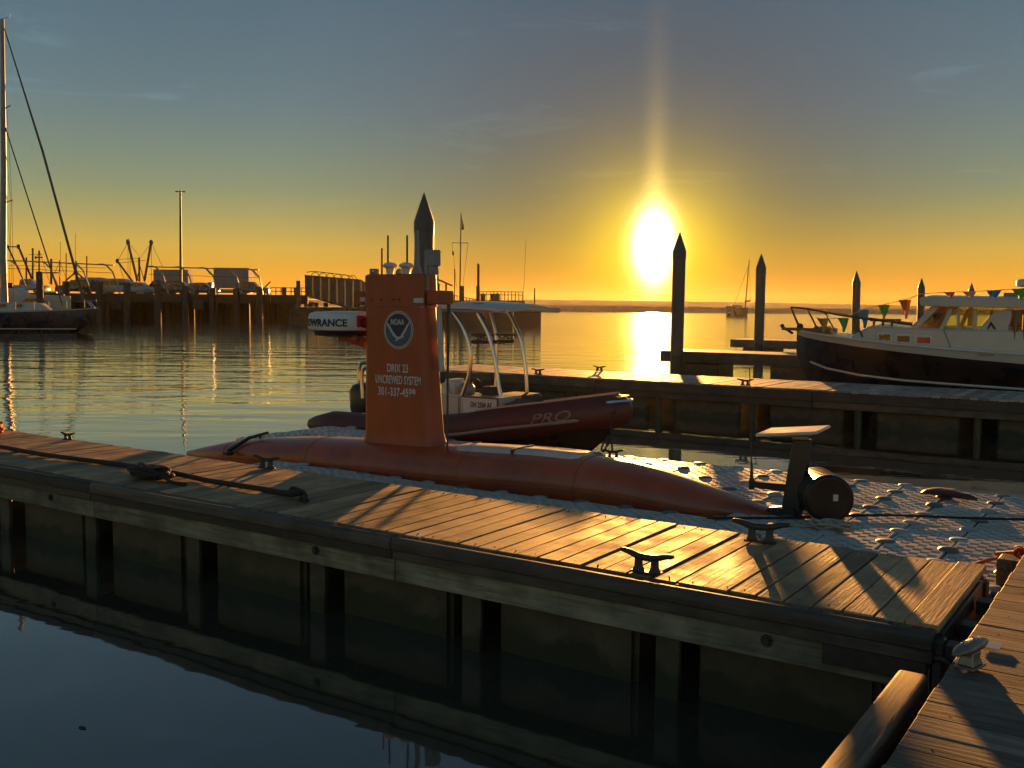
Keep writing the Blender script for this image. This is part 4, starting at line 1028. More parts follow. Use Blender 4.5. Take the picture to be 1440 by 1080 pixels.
    mb = MB(); u0, u1 = on_y(1224, 450, CY - .8), on_y(1260, 451, CY - .8)
    for dy in (0, .5): mb.box(u0.x, u1.x, CY - .85 + dy, CY - .78 + dy, u0.z - .03, u0.z + .03)
    for f in (.15, .5, .85):
        x = u0.x + (u1.x - u0.x) * f; mb.cyl((x, CY - .8, u0.z), (x, CY - .8, q[3].z - .1), .03, .03, 6)
    mb.build('deck_rack', M['teak'], t)
    bl = on_y(1157, 460, CY); mb = MB(); mb.box(bl.x - .22, bl.x + .2, CY - .2, CY + .2, 1.85, bl.z + .02); mb.build('windlass', M['grey'], t, bevel=.04, seg=2)
    # radar on the roof
    p = on_y(1437, 398, CY); mb = MB(); mb.lathe([(.24, p.z - .09), (.30, p.z - .05), (.30, p.z + .05), (.22, p.z + .09), (.02, p.z + .10)], (p.x + .18, CY, 0), 24); mb.build('radar_dome', M['offwhite'], t)
    mb = MB(); mb.cyl((p.x + .15, CY, r0.z), (p.x + .18, CY, p.z - .09), .12, .10); mb.box(p.x - .35, p.x + .6, CY - .15, CY + .15, r0.z, r0.z + .12); mb.build('radar_mount', M['grey'], t)
cruiser()

def bunting():
    t = thing('bunting', 'string of green, blue and orange pennants over the navy cruiser', 'bunting', (-5, 24.9, 2))
    Y = 24.55
    pts = [on_y(px, py, Y) for px, py in ((1148, 447), (1158, 449), (1186, 447), (1213, 436), (1243, 428), (1272, 422), (1296, 413), (1335, 411), (1365, 410), (1395, 408.5), (1420, 407), (1460, 404))]
    MB().tube(pts, .008, 5).build('line', M['rope_pale'], t)
    rnd = random.Random(3)
    def flag(px, py, w, h, mt, lean=0, fold=0):
        p = on_y(px, py, Y); s = p.y / 1400 / math.cos(YAW) * 1.0
        k = (Y / math.cos(YAW) / 1400) * .93
        W, H = w * k, h * k; rows = []
        for i in range(6):
            u = i / 5; ww = W * (1 - u) + .006
            rows.append([V(p.x + lean * u * W + ww * (j / 4 - .5), Y + fold * .10 * math.sin(j * 1.5 + u * 2), p.z - H * u) for j in range(5)])
        mb = MB(); mb.loft(rows, caps=False, closed=False); b = len(mb.v)
        mb.build('pennant', M[mt], t, smooth=60)
    flag(1157, 447.5, 15, 18, 'fl_brown', .1, 1); flag(1186, 447, 14, 18, 'fl_green', .05, .8); flag(1213.5, 436, 15, 22, 'fl_blue', .2, 1); flag(1243, 428.5, 14, 18, 'fl_green', 0, .6); flag(1272.5, 421.5, 14, 23, 'fl_orange', .15, .8)
    flag(1335, 410.5, 13, 8, 'fl_orange', .1, 1); flag(1363, 410, 15, 10, 'fl_pink', .1, 1); flag(1398, 408, 16, 14, 'fl_blue', -.1, 1); flag(1433, 406, 15, 14, 'fl_green', .1, 1)
bunting()

# ------------------------------------------------------------------ things lying about on the docks
def drum():
    c = on_z(1166, 737, .52); ax = V(-.52, .85, .0).normalized(); r = .225
    t = thing('plastic_drum', 'ribbed black drum lying beside the antenna post on the cube dock', 'drum', (c.x, c.y, .52))
    q = V(0, 0, 1).cross(ax).normalized()
    prof = [(.02, 0), (r * .80, .004), (r * .88, .0), (r * .95, .006), (r, .03)]
    for k in range(7):
        z = .05 + k * .068; prof += [(r, z), (r, z + .03), (r * .955, z + .04), (r * .955, z + .06)]
    prof += [(r, .54), (r * .9, .56), (.02, .565)]
    mb = MB(); rings = []
    o = V(c.x, c.y, .52 + r)
    for rad, z in prof: rings.append([o + ax * z + q * (rad * math.cos(2 * math.pi * k / 36)) + V(0, 0, rad * math.sin(2 * math.pi * k / 36)) for k in range(36)])
    mb.loft(rings); mb.build('barrel', M['drum'], t, smooth=50)
    mb = MB()
    for a, d_ in ((1.0, .10),):
        p = o - ax * .003 + q * (-.05) + V(0, 0, .02); mb.box(-.022, .022, -.03, .03, -.004, .004, M=Matrix.Translation(p) @ Matrix((q, V(0, 0, 1), ax)).transposed().to_4x4())
    mb.build('sticker', M['ltgrey'], t)
drum()
def rope_thing(name, label, pts, r, mat, k=6, extra=None, n=8):
    o = tag(MB().tube(smoothpath(pts, k), r, n).build(name, mat), label, 'rope'); return o
z = DZ + .03
pts = [V(-13.4, 6.35, z), V(-12.2, 6.22, z), V(-11.36, 6.2, z), V(-10.42, 6.16, z), V(-9.35, 6.23, z), V(-8.43, 6.22, z + .01), V(-7.9, 6.2, z), V(-7.56, 6.16, z), V(-6.99, 6.17, z), V(-6.6, 6.14, z)]
t = thing('mooring_hawser', 'heavy black rope lying along the planks, ending in a frayed knot', 'rope', (-9, 6.2, DZ))
MB().tube(smoothpath(pts, 6), .026, 10).build('strand', M['rope'], t, smooth=60)
mb = MB(); rnd = random.Random(9)
mb.tube(smoothpath([V(-6.62, 6.14, z), V(-6.48, 6.13, z + .01), V(-6.40, 6.15, z + .03), V(-6.36, 6.11, z + .04), V(-6.42, 6.08, z + .03), V(-6.46, 6.13, z + .05), V(-6.37, 6.16, z + .02), V(-6.30, 6.11, z), V(-6.28, 6.06, z - .005)], 5), .03, 8)
for k in range(7): mb.tube([V(-6.30, 6.1, z), V(-6.22 + rnd.uniform(-.03, .03), 6.07 + rnd.uniform(-.06, .06), DZ + .012)], .007, 5)
mb.build('knot', M['rope'], t, smooth=60)
# coil over the near cleat
rnd = random.Random(12); pts = []
for k in range(70):
    a = k * .62; rr = .10 + .05 * math.sin(k * .37) + rnd.uniform(-.02, .02)
    pts.append(V(-8.28 + rr * 1.9 * math.cos(a), 5.99 + rr * .95 * math.sin(a), DZ + .025 + .10 * (k / 70) * (1 - .4 * abs(math.cos(a))) + rnd.uniform(0, .02)))
pts += [V(-8.0, 5.95, DZ + .05), V(-7.86, 5.93, DZ + .025), V(-7.70, 5.95, DZ + .022)]
rope_thing('rope_coil', 'tangle of black rope heaped on the cleat at the near plank edge', pts, .019, M['rope'], 4)
# pale line heaped by the drum
pts = []; c = on_z(1172, 741, .52)
for k in range(46):
    a = k * .7; rr = .08 + .04 * math.sin(k * .5); pts.append(V(c.x + .02 + rr * 1.5 * math.cos(a) + rnd.uniform(-.02, .02), c.y - .12 + rr * math.sin(a), .53 + .05 * abs(math.sin(k * .9)) + rnd.uniform(0, .012)))
pts += [V(c.x - .25, c.y - .16, .525), V(c.x - .42, c.y - .22, .525)]
rope_thing('rope_coil', 'pale rope heaped in front of the ribbed black drum', pts, .012, M['rope_pale'], 4)
# orange line round the corner of the walkway
e = [on_z(1352, 800, .60), on_z(1385, 789, .56), on_z(1412, 783, .62), on_z(1432, 776, .70), on_z(1450, 768, .78), on_z(1465, 772, .78)]
t = thing('mooring_line', 'orange rope tied at the right edge where cube dock meets walkway', 'rope', (e[3].x, e[3].y, .6))
MB().tube(smoothpath(e, 6), .014, 8).build('strand', M['rope_red'], t, smooth=60)
MB().tube(smoothpath([on_z(1402, 779, .62), on_z(1425, 777, .68), on_z(1446, 774, .75), on_z(1470, 765, .80)], 6), .018, 8).build('strand', M['rope_red'], t, smooth=60)
mb = MB(); p = on_z(1436, 780, .70); mb.tube(smoothpath([p + V(.05 * math.cos(a), .03 * math.sin(a), .05 * math.sin(a * 1.7)) for a in [k * .8 for k in range(12)]], 4), .016, 6); mb.build('knot', M['rope_red'], t, smooth=60)
p = on_z(1428, 806, .60)
t = thing('corner_block', 'weathered timber block under the orange rope at the walkway corner', 'timber block', (p.x, p.y, .5))
MB().box(p.x - .12, p.x + .07, p.y - .06, p.y + .16, .50, .70).build('block', M['beam'], t, bevel=.015); MB().box(p.x - .13, p.x + .08, p.y + .17, p.y + .20, .50, .66).build('strap', M['steel_dark'], t, bevel=.004)
# red bag on the far edge of the cube dock
c = on_z(1335, 697, .54); mb = MB(); rings = []; rnd = random.Random(6)
for k in range(13):
    u = k / 12; w = .13 * math.sin(math.pi * min(1, u * 1.08 + .04)) ** .6 + .012; hh = .032 * math.sin(math.pi * u) ** .5 * (1 - .4 * u) + .012
    rings.append([V(c.x - .28 + u * .56, c.y + w * math.cos(a) + .05 * math.sin(u * 5), .53 + hh * (.9 + math.sin(a)) + rnd.uniform(-.006, .006)) for a in [2 * math.pi * j / 12 for j in range(12)]])
mb.loft(rings); tag(mb.build('folded_cover', M['tubefab'], None, smooth=60), 'crumpled dark red cloth on the far edge of the cube dock', 'cloth')
# orange line heaped at the left end of the plank dock
c = on_z(3, 604, DZ + .03); rnd = random.Random(15)
rope_thing('rope_coil', 'small heap of orange rope at the far left end of the plank dock', [V(c.x + .16 * math.cos(k * .9) * (1 - .01 * k) + rnd.uniform(-.03, .03), c.y - .12 + .10 * math.sin(k * .9), DZ + .02 + .004 * k) for k in range(30)], .018, M['rope_red'], 4)
# dark line across the cubes
rope_thing('mooring_line', 'thin dark line lying across the cube dock from the hull tail', [V(-3.6, 8.6, .54), V(-3.0, 9.1, .53), V(-2.3, 9.75, .53), V(-1.6, 10.1, .53), V(-1.05, 10.3, .55)], .012, M['rope'])
# stray leaf on the water
c = on_z(116, 1024, 0); mb = MB(); mb.loft([[c + V(x_ * .03, y_ * w, .003 + .002 * abs(x_)) for y_ in (-1, 0, 1)] for x_, w in ((-1, .004), (-.4, .016), (.4, .014), (1, .003))], caps=False, closed=False)
tag(mb.build('floating_leaf', M['rope'], None), 'small dark leaf floating on the still water bottom left', 'leaf')
# ------------------------------------------------------------------ far shore: built in a frame that runs across the view, D metres off
def FT(name, label, cat, group=None): return thing(name, label, cat, (0, 0, 0), group)

def yacht():
    D = 81.0; f = lambda px, py: far(px, py, D)
    t = FT('sailing_yacht', 'dark hulled sailing yacht at the left edge with a tall mast and thick furled forestay', 'sailing yacht')
    bx, bz = f(133, 430.5); hb = 2.1
    tab = [(f(-150, 0)[0], 1.7, 1.62, -.5), (f(-60, 0)[0], 2.1, 1.62, -.8), (f(0, 0)[0], 2.0, 1.68, -.8), (f(50, 0)[0], 1.5, 1.78, -.6), (f(80, 0)[0], 1.0, 1.86, -.35), (f(100, 0)[0], .62, 1.93, .02), (f(118, 0)[0], .3, 2.0, .95), (bx, .05, 2.06, 1.85)]
    rings = []
    for i in range(25):
        x = tab[0][0] + (bx - tab[0][0]) * i / 24; w, zs, zk = lerp_table(tab, x)
        rings.append([V(x, -w, zs), V(x, -w * .93, zs - (zs - zk) * .45), V(x, -w * .55, zk + (zs - zk) * .12), V(x, 0, zk), V(x, w * .55, zk + (zs - zk) * .12), V(x, w * .93, zs - (zs - zk) * .45), V(x, w, zs)])
    MB().loft(rings).build('hull', M['navy'], t, smooth=60)
    for nm, off, th, mt, x1 in (('cove_stripe', -.06, .035, 'boot', 128), ('boot_stripe', -1.33, .05, 'boot', 98)):
        mb = MB(); pts = []
        for i in range(20):
            x = tab[0][0] + (f(x1, 0)[0] - tab[0][0]) * i / 19; w, zs, zk = lerp_table(tab, x)
            z = zs + off if nm == 'cove_stripe' else .30
            fr = (zs - z) / max(.1, zs - zk); ww = w * (1 - .07 * fr / .45) if fr < .45 else w * (.93 - .38 * (fr - .45) / .43)
            pts.append(V(x, -ww - .02, z))
        mb.tube(pts, th, 6); mb.build(nm, M[mt], t)
    x0, x1 = f(-120, 0)[0], f(58, 0)[0]; zt = f(0, 425.5)[1]
    mb = MB(); mb.loft([[V(x, -w, 1.6), V(x, -w * .8, z), V(x, w * .8, z), V(x, w, 1.6)] for x, w, z in ((x0, 1.3, zt + .1), (f(30, 0)[0], 1.1, zt), (f(46, 0)[0], .9, zt - .05), (x1, .6, 1.85))]); cab = mb.build('cabin', M['white'], t, bevel=.05)
    for px in (-18, 13, 35):
        a, b = f(px - 4, 428.5), f(px + 4, 430.5); mb = MB(); mb.box(a[0], b[0], -1.22, -.8, b[1], a[1] + .05); mb.build('cabin_window', M['glassdark'], cab)
    mx, mz = f(3, 27); mb = MB(); m0 = f(7, 432)[0]; mb.tube([V(m0 - .02, 0, 1.7), V(m0 - .03, 0, 6), V((m0 + mx) / 2, 0, 13), V(mx, 0, mz)], [.26, .26, .22, .15], 12); mast = mb.build('mast', M['grey'], t)
    for py, r in ((152, 18), (284, 21)):
        a = f(4, py + 2); b = f(r, py - 2); mb = MB(); mb.tube([V(a[0], 0, a[1]), V(b[0], -.4, b[1])], .045, 6); mb.build('spreader', M['grey'], mast)
    mb = MB(); a, b = f(6, 26), f(13, 25); mb.tube([V(mx, 0, mz + .05), V(b[0], 0, b[1] + .05)], .02, 5); mb.tube([V(b[0], 0, b[1] + .05), V(b[0] + .1, 0, b[1] + .25)], .02, 5); mb.build('wind_vane', M['black'], mast)
    a, b = f(6, 40), f(117, 421); c = f(121, 433); mb = MB(); mb.tube([V(a[0], 0, a[1]), V(*(lambda p: (p[0], 0, p[1]))(f(60, 213))), V(b[0], 0, b[1]), V(c[0], 0, c[1])], [.045, .10, .11, .04], 8); mb.build('furled_sail', M['canvas'], t)
    a, b = f(7, 178), f(88, 430); mb = MB(); mb.tube([V(a[0], 0, a[1]), V(b[0], 0, b[1])], [.05, .06], 8); mb.build('inner_stay', M['canvas'], t)
    mb = MB()
    for pts in (((5, 35), (14, 152), (21, 282), (24, 436)), ((6, 155), (20, 284), (17, 436)), ((5, 160), (21, 380), (21, 436))):
        mb.tube([V(f(*p)[0], -.5, f(*p)[1]) for p in pts], .014, 4)
    mb.build('shroud', M['steel_dark'], t)
    mb = MB()
    for px in (12, 36, 60, 78, 100, 122):
        p = f(px, 436 - px * .03); q = f(px, 426 - px * .03); mb.cyl((p[0], -lerp_table(tab, p[0])[0] * .9, p[1]), (q[0], -lerp_table(tab, p[0])[0] * .9, q[1]), .03, .03, 5)
    mb.tube([V(f(px, 0)[0], -lerp_table(tab, f(px, 0)[0])[0] * .9, f(px, 426.5 - px * .03)[1]) for px in (-60, 12, 36, 60, 78, 100, 122, 126)], .02, 5)
    p = f(124, 424); mb.tube([V(f(122, 0)[0], -.3, f(0, 433)[1]), V(p[0], -.2, p[1]), V(p[0] + .25, 0, p[1]), V(p[0], .2, p[1]), V(f(122, 0)[0], .3, f(0, 433)[1])], .04, 6)
    mb.build('lifeline', M['alu'], t)
    place(t, D)
yacht()

def motorboat():
    D = 92.0; f = lambda px, py: far(px, py, D)
    t = FT('motorboat', 'white motorboat with a blunt bow moored behind the dark sailing yacht', 'motorboat')
    b = f(88, 416); rings = []
    for px, w, z0 in ((-40, 1.4, 0), (10, 1.5, 0), (50, 1.3, .1), (70, .9, .35), (82, .4, .8), (88, .06, 1.6)):
        x = f(px, 0)[0]; zt = f(0, 413 + px * .03)[1]
        rings.append([V(x, -w, zt), V(x, -w * .8, z0 + .2), V(x, 0, z0 - .3), V(x, w * .8, z0 + .2), V(x, w, zt)])
    MB().loft(rings).build('hull', M['white'], t, smooth=40)
    a, c = f(33, 419.5), f(74, 424); MB().prism([(a[0], c[1]), (a[0], a[1]), (c[0] - .6, a[1]), (c[0], c[1])], -1.35, -1.0).build('cabin_window', M['glassdark'], t)
    a, c = f(0, 405), f(40, 414); MB().prism([(a[0], c[1] - .2), (a[0], a[1]), (c[0] - .8, a[1]), (c[0], c[1] - .2)], -1.0, 1.0).build('cabin', M['white'], t, bevel=.08)
    mb = MB(); p = f(90, 415); mb.ball((p[0], -.3, p[1]), .16, .16, .16, 10, 6); mb.build('fender', M['red'], t)
    place(t, D)
motorboat()

def near_pile():
    D = 88.0; f = lambda px, py: far(px, py, D); t = FT('wooden_pile', 'square headed wooden pile standing between yacht mast and white motorboat', 'pile')
    a, b = f(51.5, 382), f(60.5, 432); MB().cyl(((a[0] + b[0]) / 2, 0, -1), ((a[0] + b[0]) / 2, 0, a[1]), .30, .28, 12).build('post', M['pile_wood'], t)
    c = f(44, 382); mb = MB(); mb.tube([V((a[0] + b[0]) / 2, 0, a[1] - .1), V(f(72, 0)[0], 0, a[1] - .08), V(f(73, 0)[0], 0, f(0, 390)[1])], .06, 6); mb.build('bracket', M['steel_dark'], t); place(t, D)
near_pile()

# ------------------------------------------------------------------ fishing pier with parked vehicles
PD = 126.0
pf = lambda px, py: far(px, py, PD)
def pier():
    t = FT('fishing_pier', 'long dark timber pier on thick piles across the harbour, cars parked on top', 'pier')
    xa, xb = pf(-320, 0)[0], pf(431, 0)[0]
    zt, zb = pf(250, 413.5)[1], pf(250, 426)[1]
    n = 14; w = (xb - xa) / n
    for i in range(n):
        MB().box(xa + i * w, xa + (i + 1) * w - .04, -.2, 34, zt - .28, zt).build('deck_slab', M['concrete'], t)
        MB().box(xa + i * w + .02, xa + (i + 1) * w - .06, -.45, -.21, zb, zt - .02).build('fascia_beam', M['pier_wood'], t)
    rnd = random.Random(4)
    me = None
    for px, top, w_ in ((-60, 398, 10), (-22, 398, 10), (18, 398, 9), (97, 396, 9), (144, 396.5, 11), (182, 398, 9.5), (224, 399, 10), (263, 402, 9), (301, 405, 9), (335, 406, 9), (367, 406, 9), (422, 395, 6.5)):
        a = pf(px, top); r = w_ / 2 * PD / 1400
        MB().cyl((a[0], -.9, -1.5), (a[0] + rnd.uniform(-.1, .1), -.8, a[1]), r, r * .94, 10).build('pile', M['pile_wood'], t)
    for row in (2.5, 8, 15):
        for px in range(-300, 430, 27):
            if row < 9 and (rnd.random() < .25): continue
            a = pf(px + rnd.uniform(-8, 8), 0); MB().cyl((a[0], row, -1.5), (a[0], row, zb + .2), .36, .34, 7).build('pile', M['pile_wood'], t)
    # sheet piling far under the deck with a few gaps of daylight
    edges = [-320, -100, 135, 247, 254, 268, 270, 291, 293.5, 372, 380, 398, 408]
    for a, b in ((-320, 200), (201, 248), (252, 291), (292.2, 371), (381, 397)):
        MB().box(pf(a, 0)[0], pf(b, 0)[0], 18, 18.3, -1, zb + .3).build('sheet_piling', M['pile_wood'], t)
    for a, b in ((150, 165), (268, 282)):
        MB().box(pf(a, 0)[0], pf(b, 0)[0], -1.0, -.9, pf(0, 432)[1] - .1, zb + .3).build('notice_board', M['pier_wood'], t)
    # rails at the end
    a, b = pf(380, 404.5), pf(430, 404.5); mb = MB()
    for z in (a[1], a[1] - .45): mb.cyl((a[0], .3, z), (b[0], .3, z), .05, .05, 5)
    for k in range(8): x = a[0] + (b[0] - a[0]) * k / 7; mb.cyl((x, .3, zt), (x, .3, a[1]), .06, .06, 5)
    mb.build('handrail', M['steel_dark'], t)
    # litter bins, hoist
    mb = MB(); x = pf(393, 0)[0]; mb.lathe([(.3, zt), (.34, zt + .9), (.2, zt + 1.0)], (x, 1, 0), 10); x = pf(411, 0)[0]; mb.lathe([(.35, zt), (.38, zt + .9), (.2, zt + 1.0)], (x, 1, 0), 10); mb.build('litter_bin', M['steel_dark'], t)
    mb = MB(); a, b = pf(366, 409), pf(379, 396); mb.tube([V(a[0], .5, a[1]), V(b[0], .5, b[1])], .09, 6); mb.cyl((pf(370, 0)[0], .5, zt), (pf(370, 0)[0], .5, zt + .8), .15, .15, 8); mb.build('small_hoist', M['steel_dark'], t)
    place(t, PD); return zt
PZ = pier()

def canopy_frame(posts, rail_pts, label):
    D = PD + 1.5; f = lambda px, py: far(px, py, D); t = FT('pipe_frame', label, 'pipe frame', 'pipe frames on the pier')
    for px, top in posts:
        a = f(px, top + 12); mb = MB(); q = [V(f(px, 0)[0], 0, PZ), V(a[0], 0, a[1]), V(f(px - 4, top + 6)[0], 0, f(0, top + 6)[1]), V(f(px - 12, top)[0], 0, f(px, top)[1]), V(f(px - 22, top)[0], 0, f(px, top)[1])]
        mb.tube(smoothpath(q, 3), .085, 6)
        mb.tube([V(a[0], 0, a[1] + .15), V(f(px - 9, top + 1)[0], 0, f(px, top + 1)[1])], .06, 5)
        mb.build('bent_post', M['grey'], t)
    MB().tube([V(f(*p)[0], 0, f(*p)[1]) for p in rail_pts], .085, 6).build('top_rail', M['grey'], t)
    MB().tube([V(f(p[0], p[1] + 12)[0], .1, f(p[0], p[1] + 11)[1]) for p in rail_pts], .03, 4).build('wire', M['steel_dark'], t)
    place(t, D)
canopy_frame([(27, 367), (73, 369), (118, 371), (159, 372)], [(-40, 366), (30, 367), (160, 373)], 'bent pipe frame along the pier edge, the one behind the yacht rigging')
canopy_frame([(229, 375), (266, 376), (300, 377), (333, 378), (365, 379)], [(209, 375), (280, 377), (364, 379.5)], 'bent pipe frame along the pier edge, the one in front of the truck boxes')

def lamp_post():
    D = PD + 4; f = lambda px, py: far(px, py, D); t = FT('lamp_post', 'tall lamp post with two heads standing on the pier', 'lamp post')
    a = f(253.5, 268); x = f(254.5, 413)[0]
    MB().tube([V(x, 0, PZ), V(a[0], 0, a[1])], [.19, .12], 10).build('pole', M['steel_dark'], t)
    for s in (-1, 1):
        mb = MB(); mb.tube([V(a[0], 0, a[1] - .1), V(a[0] + s * .3, 0, a[1] - .12)], .05, 6); mb.ball((a[0] + s * .45, 0, a[1] - .13), .24, .2, .09, 10, 6); mb.build('lamp_head', M['steel_dark'], t)
    place(t, D)
lamp_post()

def vehicle(name, label, cat, prof, glassq, L, H, W, D, px, mat, wheels, extra=None, z=None, flip=False):
    """side outline in fractions of length and height, built L x H metres, standing on the pier"""
    t = FT(name, label, cat, 'vehicles parked on the pier')
    s = -1 if flip else 1
    P = [((u - .5) * L * s, v * H) for u, v in prof]
    mb = MB(); r = []
    for y, k in ((-W / 2, .94), (-W / 2 + .12, 1), (W / 2 - .12, 1), (W / 2, .94)): r.append([V(x * (1 if k == 1 else .99), y, .28 + (z_ - .28) * k if z_ > .28 else z_) for x, z_ in P])
    mb.loft(r); body = mb.build('body', M[mat], t, bevel=.03)
    for q in glassq:
        for y0, y1 in ((-W / 2 - .012, -W / 2 + .03), (W / 2 - .03, W / 2 + .012)):
            mb = MB(); mb.prism([((u - .5) * L * s, v * H * .98) for u, v in q], y0, y1); mb.build('window', M['glassdark'], body, smooth=0)
    wr = .34 if L < 5.6 else .40
    for u in wheels:
        for y in (-W / 2 + .02, W / 2 - .24):
            w = MB(); w.tube([V((u - .5) * L * s, y - .02, wr), V((u - .5) * L * s, y + .2, wr)], wr, 14); tw = w.build('wheel', M['tyre'], t)
            h = MB(); h.tube([V((u - .5) * L * s, y - .04, wr), V((u - .5) * L * s, y - .01, wr)], wr * .55, 10); h.build('rim', M['galv'], tw)
    if extra: extra(t, L, H, W, s)
    place(t, D)
    x = far(px, 0, D)[0]; t.location = FWD * D + RGT * x; t.location.z = PZ
    t.rotation_euler = (0, 0, YAW)
    return t
VAN = [(0, .12), (0, .55), (.02, .93), (.06, 1), (.62, 1), (.72, .92), (.84, .60), (.98, .50), (1, .40), (1, .12)]
SUV = [(0, .16), (0, .55), (.05, .95), (.12, 1), (.55, 1), (.68, .64), (.96, .56), (1, .46), (1, .16)]
PICK = [(0, .2), (0, .56), (.40, .56), (.42, .92), (.46, 1), (.62, 1), (.74, .60), (.97, .54), (1, .40), (1, .2)]
CARP = [(0, .16), (0, .50), (.06, .62), (.20, .68), (.32, .98), (.40, 1), (.60, 1), (.74, .66), (.96, .56), (1, .42), (1, .16)]
TRK = [(0, .10), (0, .30), (.74, .30), (.74, .62), (.80, .64), (.88, .58), (.93, .36), (1, .30), (1, .10)]
gv = [[(.06, .58), (.07, .88), (.28, .88), (.28, .58)], [(.31, .58), (.31, .88), (.50, .88), (.50, .58)], [(.53, .58), (.53, .88), (.66, .88), (.78, .60)]]
gs = [[(.08, .62), (.12, .92), (.30, .92), (.30, .62)], [(.33, .62), (.33, .92), (.53, .92), (.63, .64)]]
gp = [[(.45, .62), (.48, .92), (.60, .92), (.70, .62)]]
gc = [[(.24, .68), (.34, .93), (.48, .93), (.48, .68)], [(.51, .68), (.51, .93), (.58, .93), (.70, .68)]]
gt = [[(.78, .44), (.79, .60), (.86, .56), (.90, .44)]]
def boxbody(h, x0=0.0, x1=.72):
    def fn(t, L, H, W, s):
        mb = MB(); a, b = (x0 - .5) * L * s, (x1 - .5) * L * s; mb.box(min(a, b), max(a, b), -W / 2 - .08, W / 2 + .08, .95, h); bo = mb.build('cargo_box', M['box_white'], t, bevel=.03)
        mb = MB()
        for k in range(1, 5): 
            x = min(a, b) + abs(b - a) * k / 5; mb.box(x - .025, x + .025, -W / 2 - .10, -W / 2 - .079, .98, h - .04)
        mb.build('panel_rib', M['grey'], bo)
    return fn
vehicle('pickup_truck', 'white pickup truck parked left on the pier, right beside the yacht mast', 'pickup truck', PICK, gp, 5.4, 1.85, 1.9, 131, 25, 'car_white', (.2, .8))
vehicle('parked_car', 'dark hatchback with a sloping windscreen parked under the thick furled forestay', 'car', SUV, gs, 4.6, 1.75, 1.8, 131, 95, 'car_black', (.2, .8), flip=True)
vehicle('parked_van', 'white camper van parked between the dark hatchback and a pale van', 'van', VAN, gv, 5.0, 2.15, 1.9, 133, 128, 'car_silver', (.18, .8))
vehicle('parked_van', 'pale delivery van parked on the pier below the trawler booms', 'van', VAN, gv, 4.9, 1.95, 1.9, 130, 160, 'car_white', (.18, .8))
vehicle('parked_car', 'white estate car with a long bonnet right of the pale delivery van', 'car', CARP, gc, 4.6, 1.5, 1.8, 129.5, 187, 'car_white', (.2, .8))
vehicle('pickup_truck', 'dark pickup truck parked left of the tall lamp post', 'pickup truck', PICK, gp, 5.2, 1.8, 1.9, 132, 217, 'car_black', (.2, .8), flip=True)
vehicle('box_truck', 'white box truck standing behind the lamp post', 'box truck', TRK, gt, 6.6, 2.6, 2.1, 139, 246, 'car_silver', (.16, .8), boxbody(3.45))
vehicle('parked_car', 'dark saloon car parked in front of the box truck by the lamp post', 'car', SUV, gs, 4.8, 1.7, 1.8, 130.5, 247, 'car_black', (.2, .8))
vehicle('parked_car', 'black car parked just right of the lamp post', 'car', CARP, gc, 4.4, 1.55, 1.8, 131, 277, 'car_black', (.2, .8))
vehicle('box_truck', 'taller white box truck with a ribbed cargo box, right of the lamp post', 'box truck', TRK, gt, 6.8, 2.7, 2.1, 137, 312, 'car_silver', (.16, .8), boxbody(3.7, 0, .70), flip=True)
vehicle('parked_car', 'dark off road car, last of the row towards the gangway', 'car', SUV, gs, 4.1, 1.7, 1.8, 131, 350, 'car_black', (.2, .8))

def trawler(label, masts, booms, wires, D=165.0, hull=None):
    f = lambda px, py: far(px, py, D); t = FT('fishing_trawler', label, 'trawler', 'trawlers behind the pier')
    P3 = lambda p, y=0: V(f(*p)[0], y, f(*p)[1])
    a, b = f(hull[0], 0)[0], f(hull[1], 0)[0]
    mb = MB(); mb.loft([[V(x, -w, 2.4), V(x, -w * .8, -.5), V(x, w * .8, -.5), V(x, w, 2.4)] for x, w in ((a, 1.6), ((a + b) / 2, 2.2), (b - 2, 1.7), (b, .2))]); mb.build('hull', M['navy'], t)
    MB().box((a + b) / 2 - 1.4, (a + b) / 2 + 1.4, -1.2, 1.2, 2.3, 4.2).build('deckhouse', M['grey'], t, bevel=.1)
    for pts, r in masts:
        mb = MB(); mb.tube([P3(p) for p in pts], r, 7); mb.build('mast', M['steel_dark'], t)
    for pts, r in booms:
        mb = MB(); mb.tube([P3(p) for p in pts], r, 7); p = P3(pts[0]); mb.ball(p, r * 1.8, r * 1.8, r * 2.4, 8, 6); mb.build('boom', M['steel_dark'], t)
    mb = MB()
    for pts in wires: mb.tube([P3(p) for p in pts], .035, 4)
    mb.build('rigging', M['steel_dark'], t)
    place(t, D)
trawler('fishing trawler with spread booms rising behind the pale delivery van', [(((195.5, 362), (196, 396)), .16), (((197, 375), (191, 398)), .07), (((197, 375), (204, 398)), .07)],
        [(((180, 341), (193, 395)), .19), (((212.5, 341), (203, 395)), .19), (((165, 367), (187, 397)), .17)],
        [((180, 341), (166, 366)), ((181, 342), (198, 362), (212, 342)), ((165, 365), (195, 363)), ((166, 370), (205, 366)), ((213, 342), (213, 398)), ((180, 345), (180, 395)), ((183, 352), (183, 395)), ((213, 342), (230, 378)), ((167, 370), (176, 398))], hull=(160, 225))
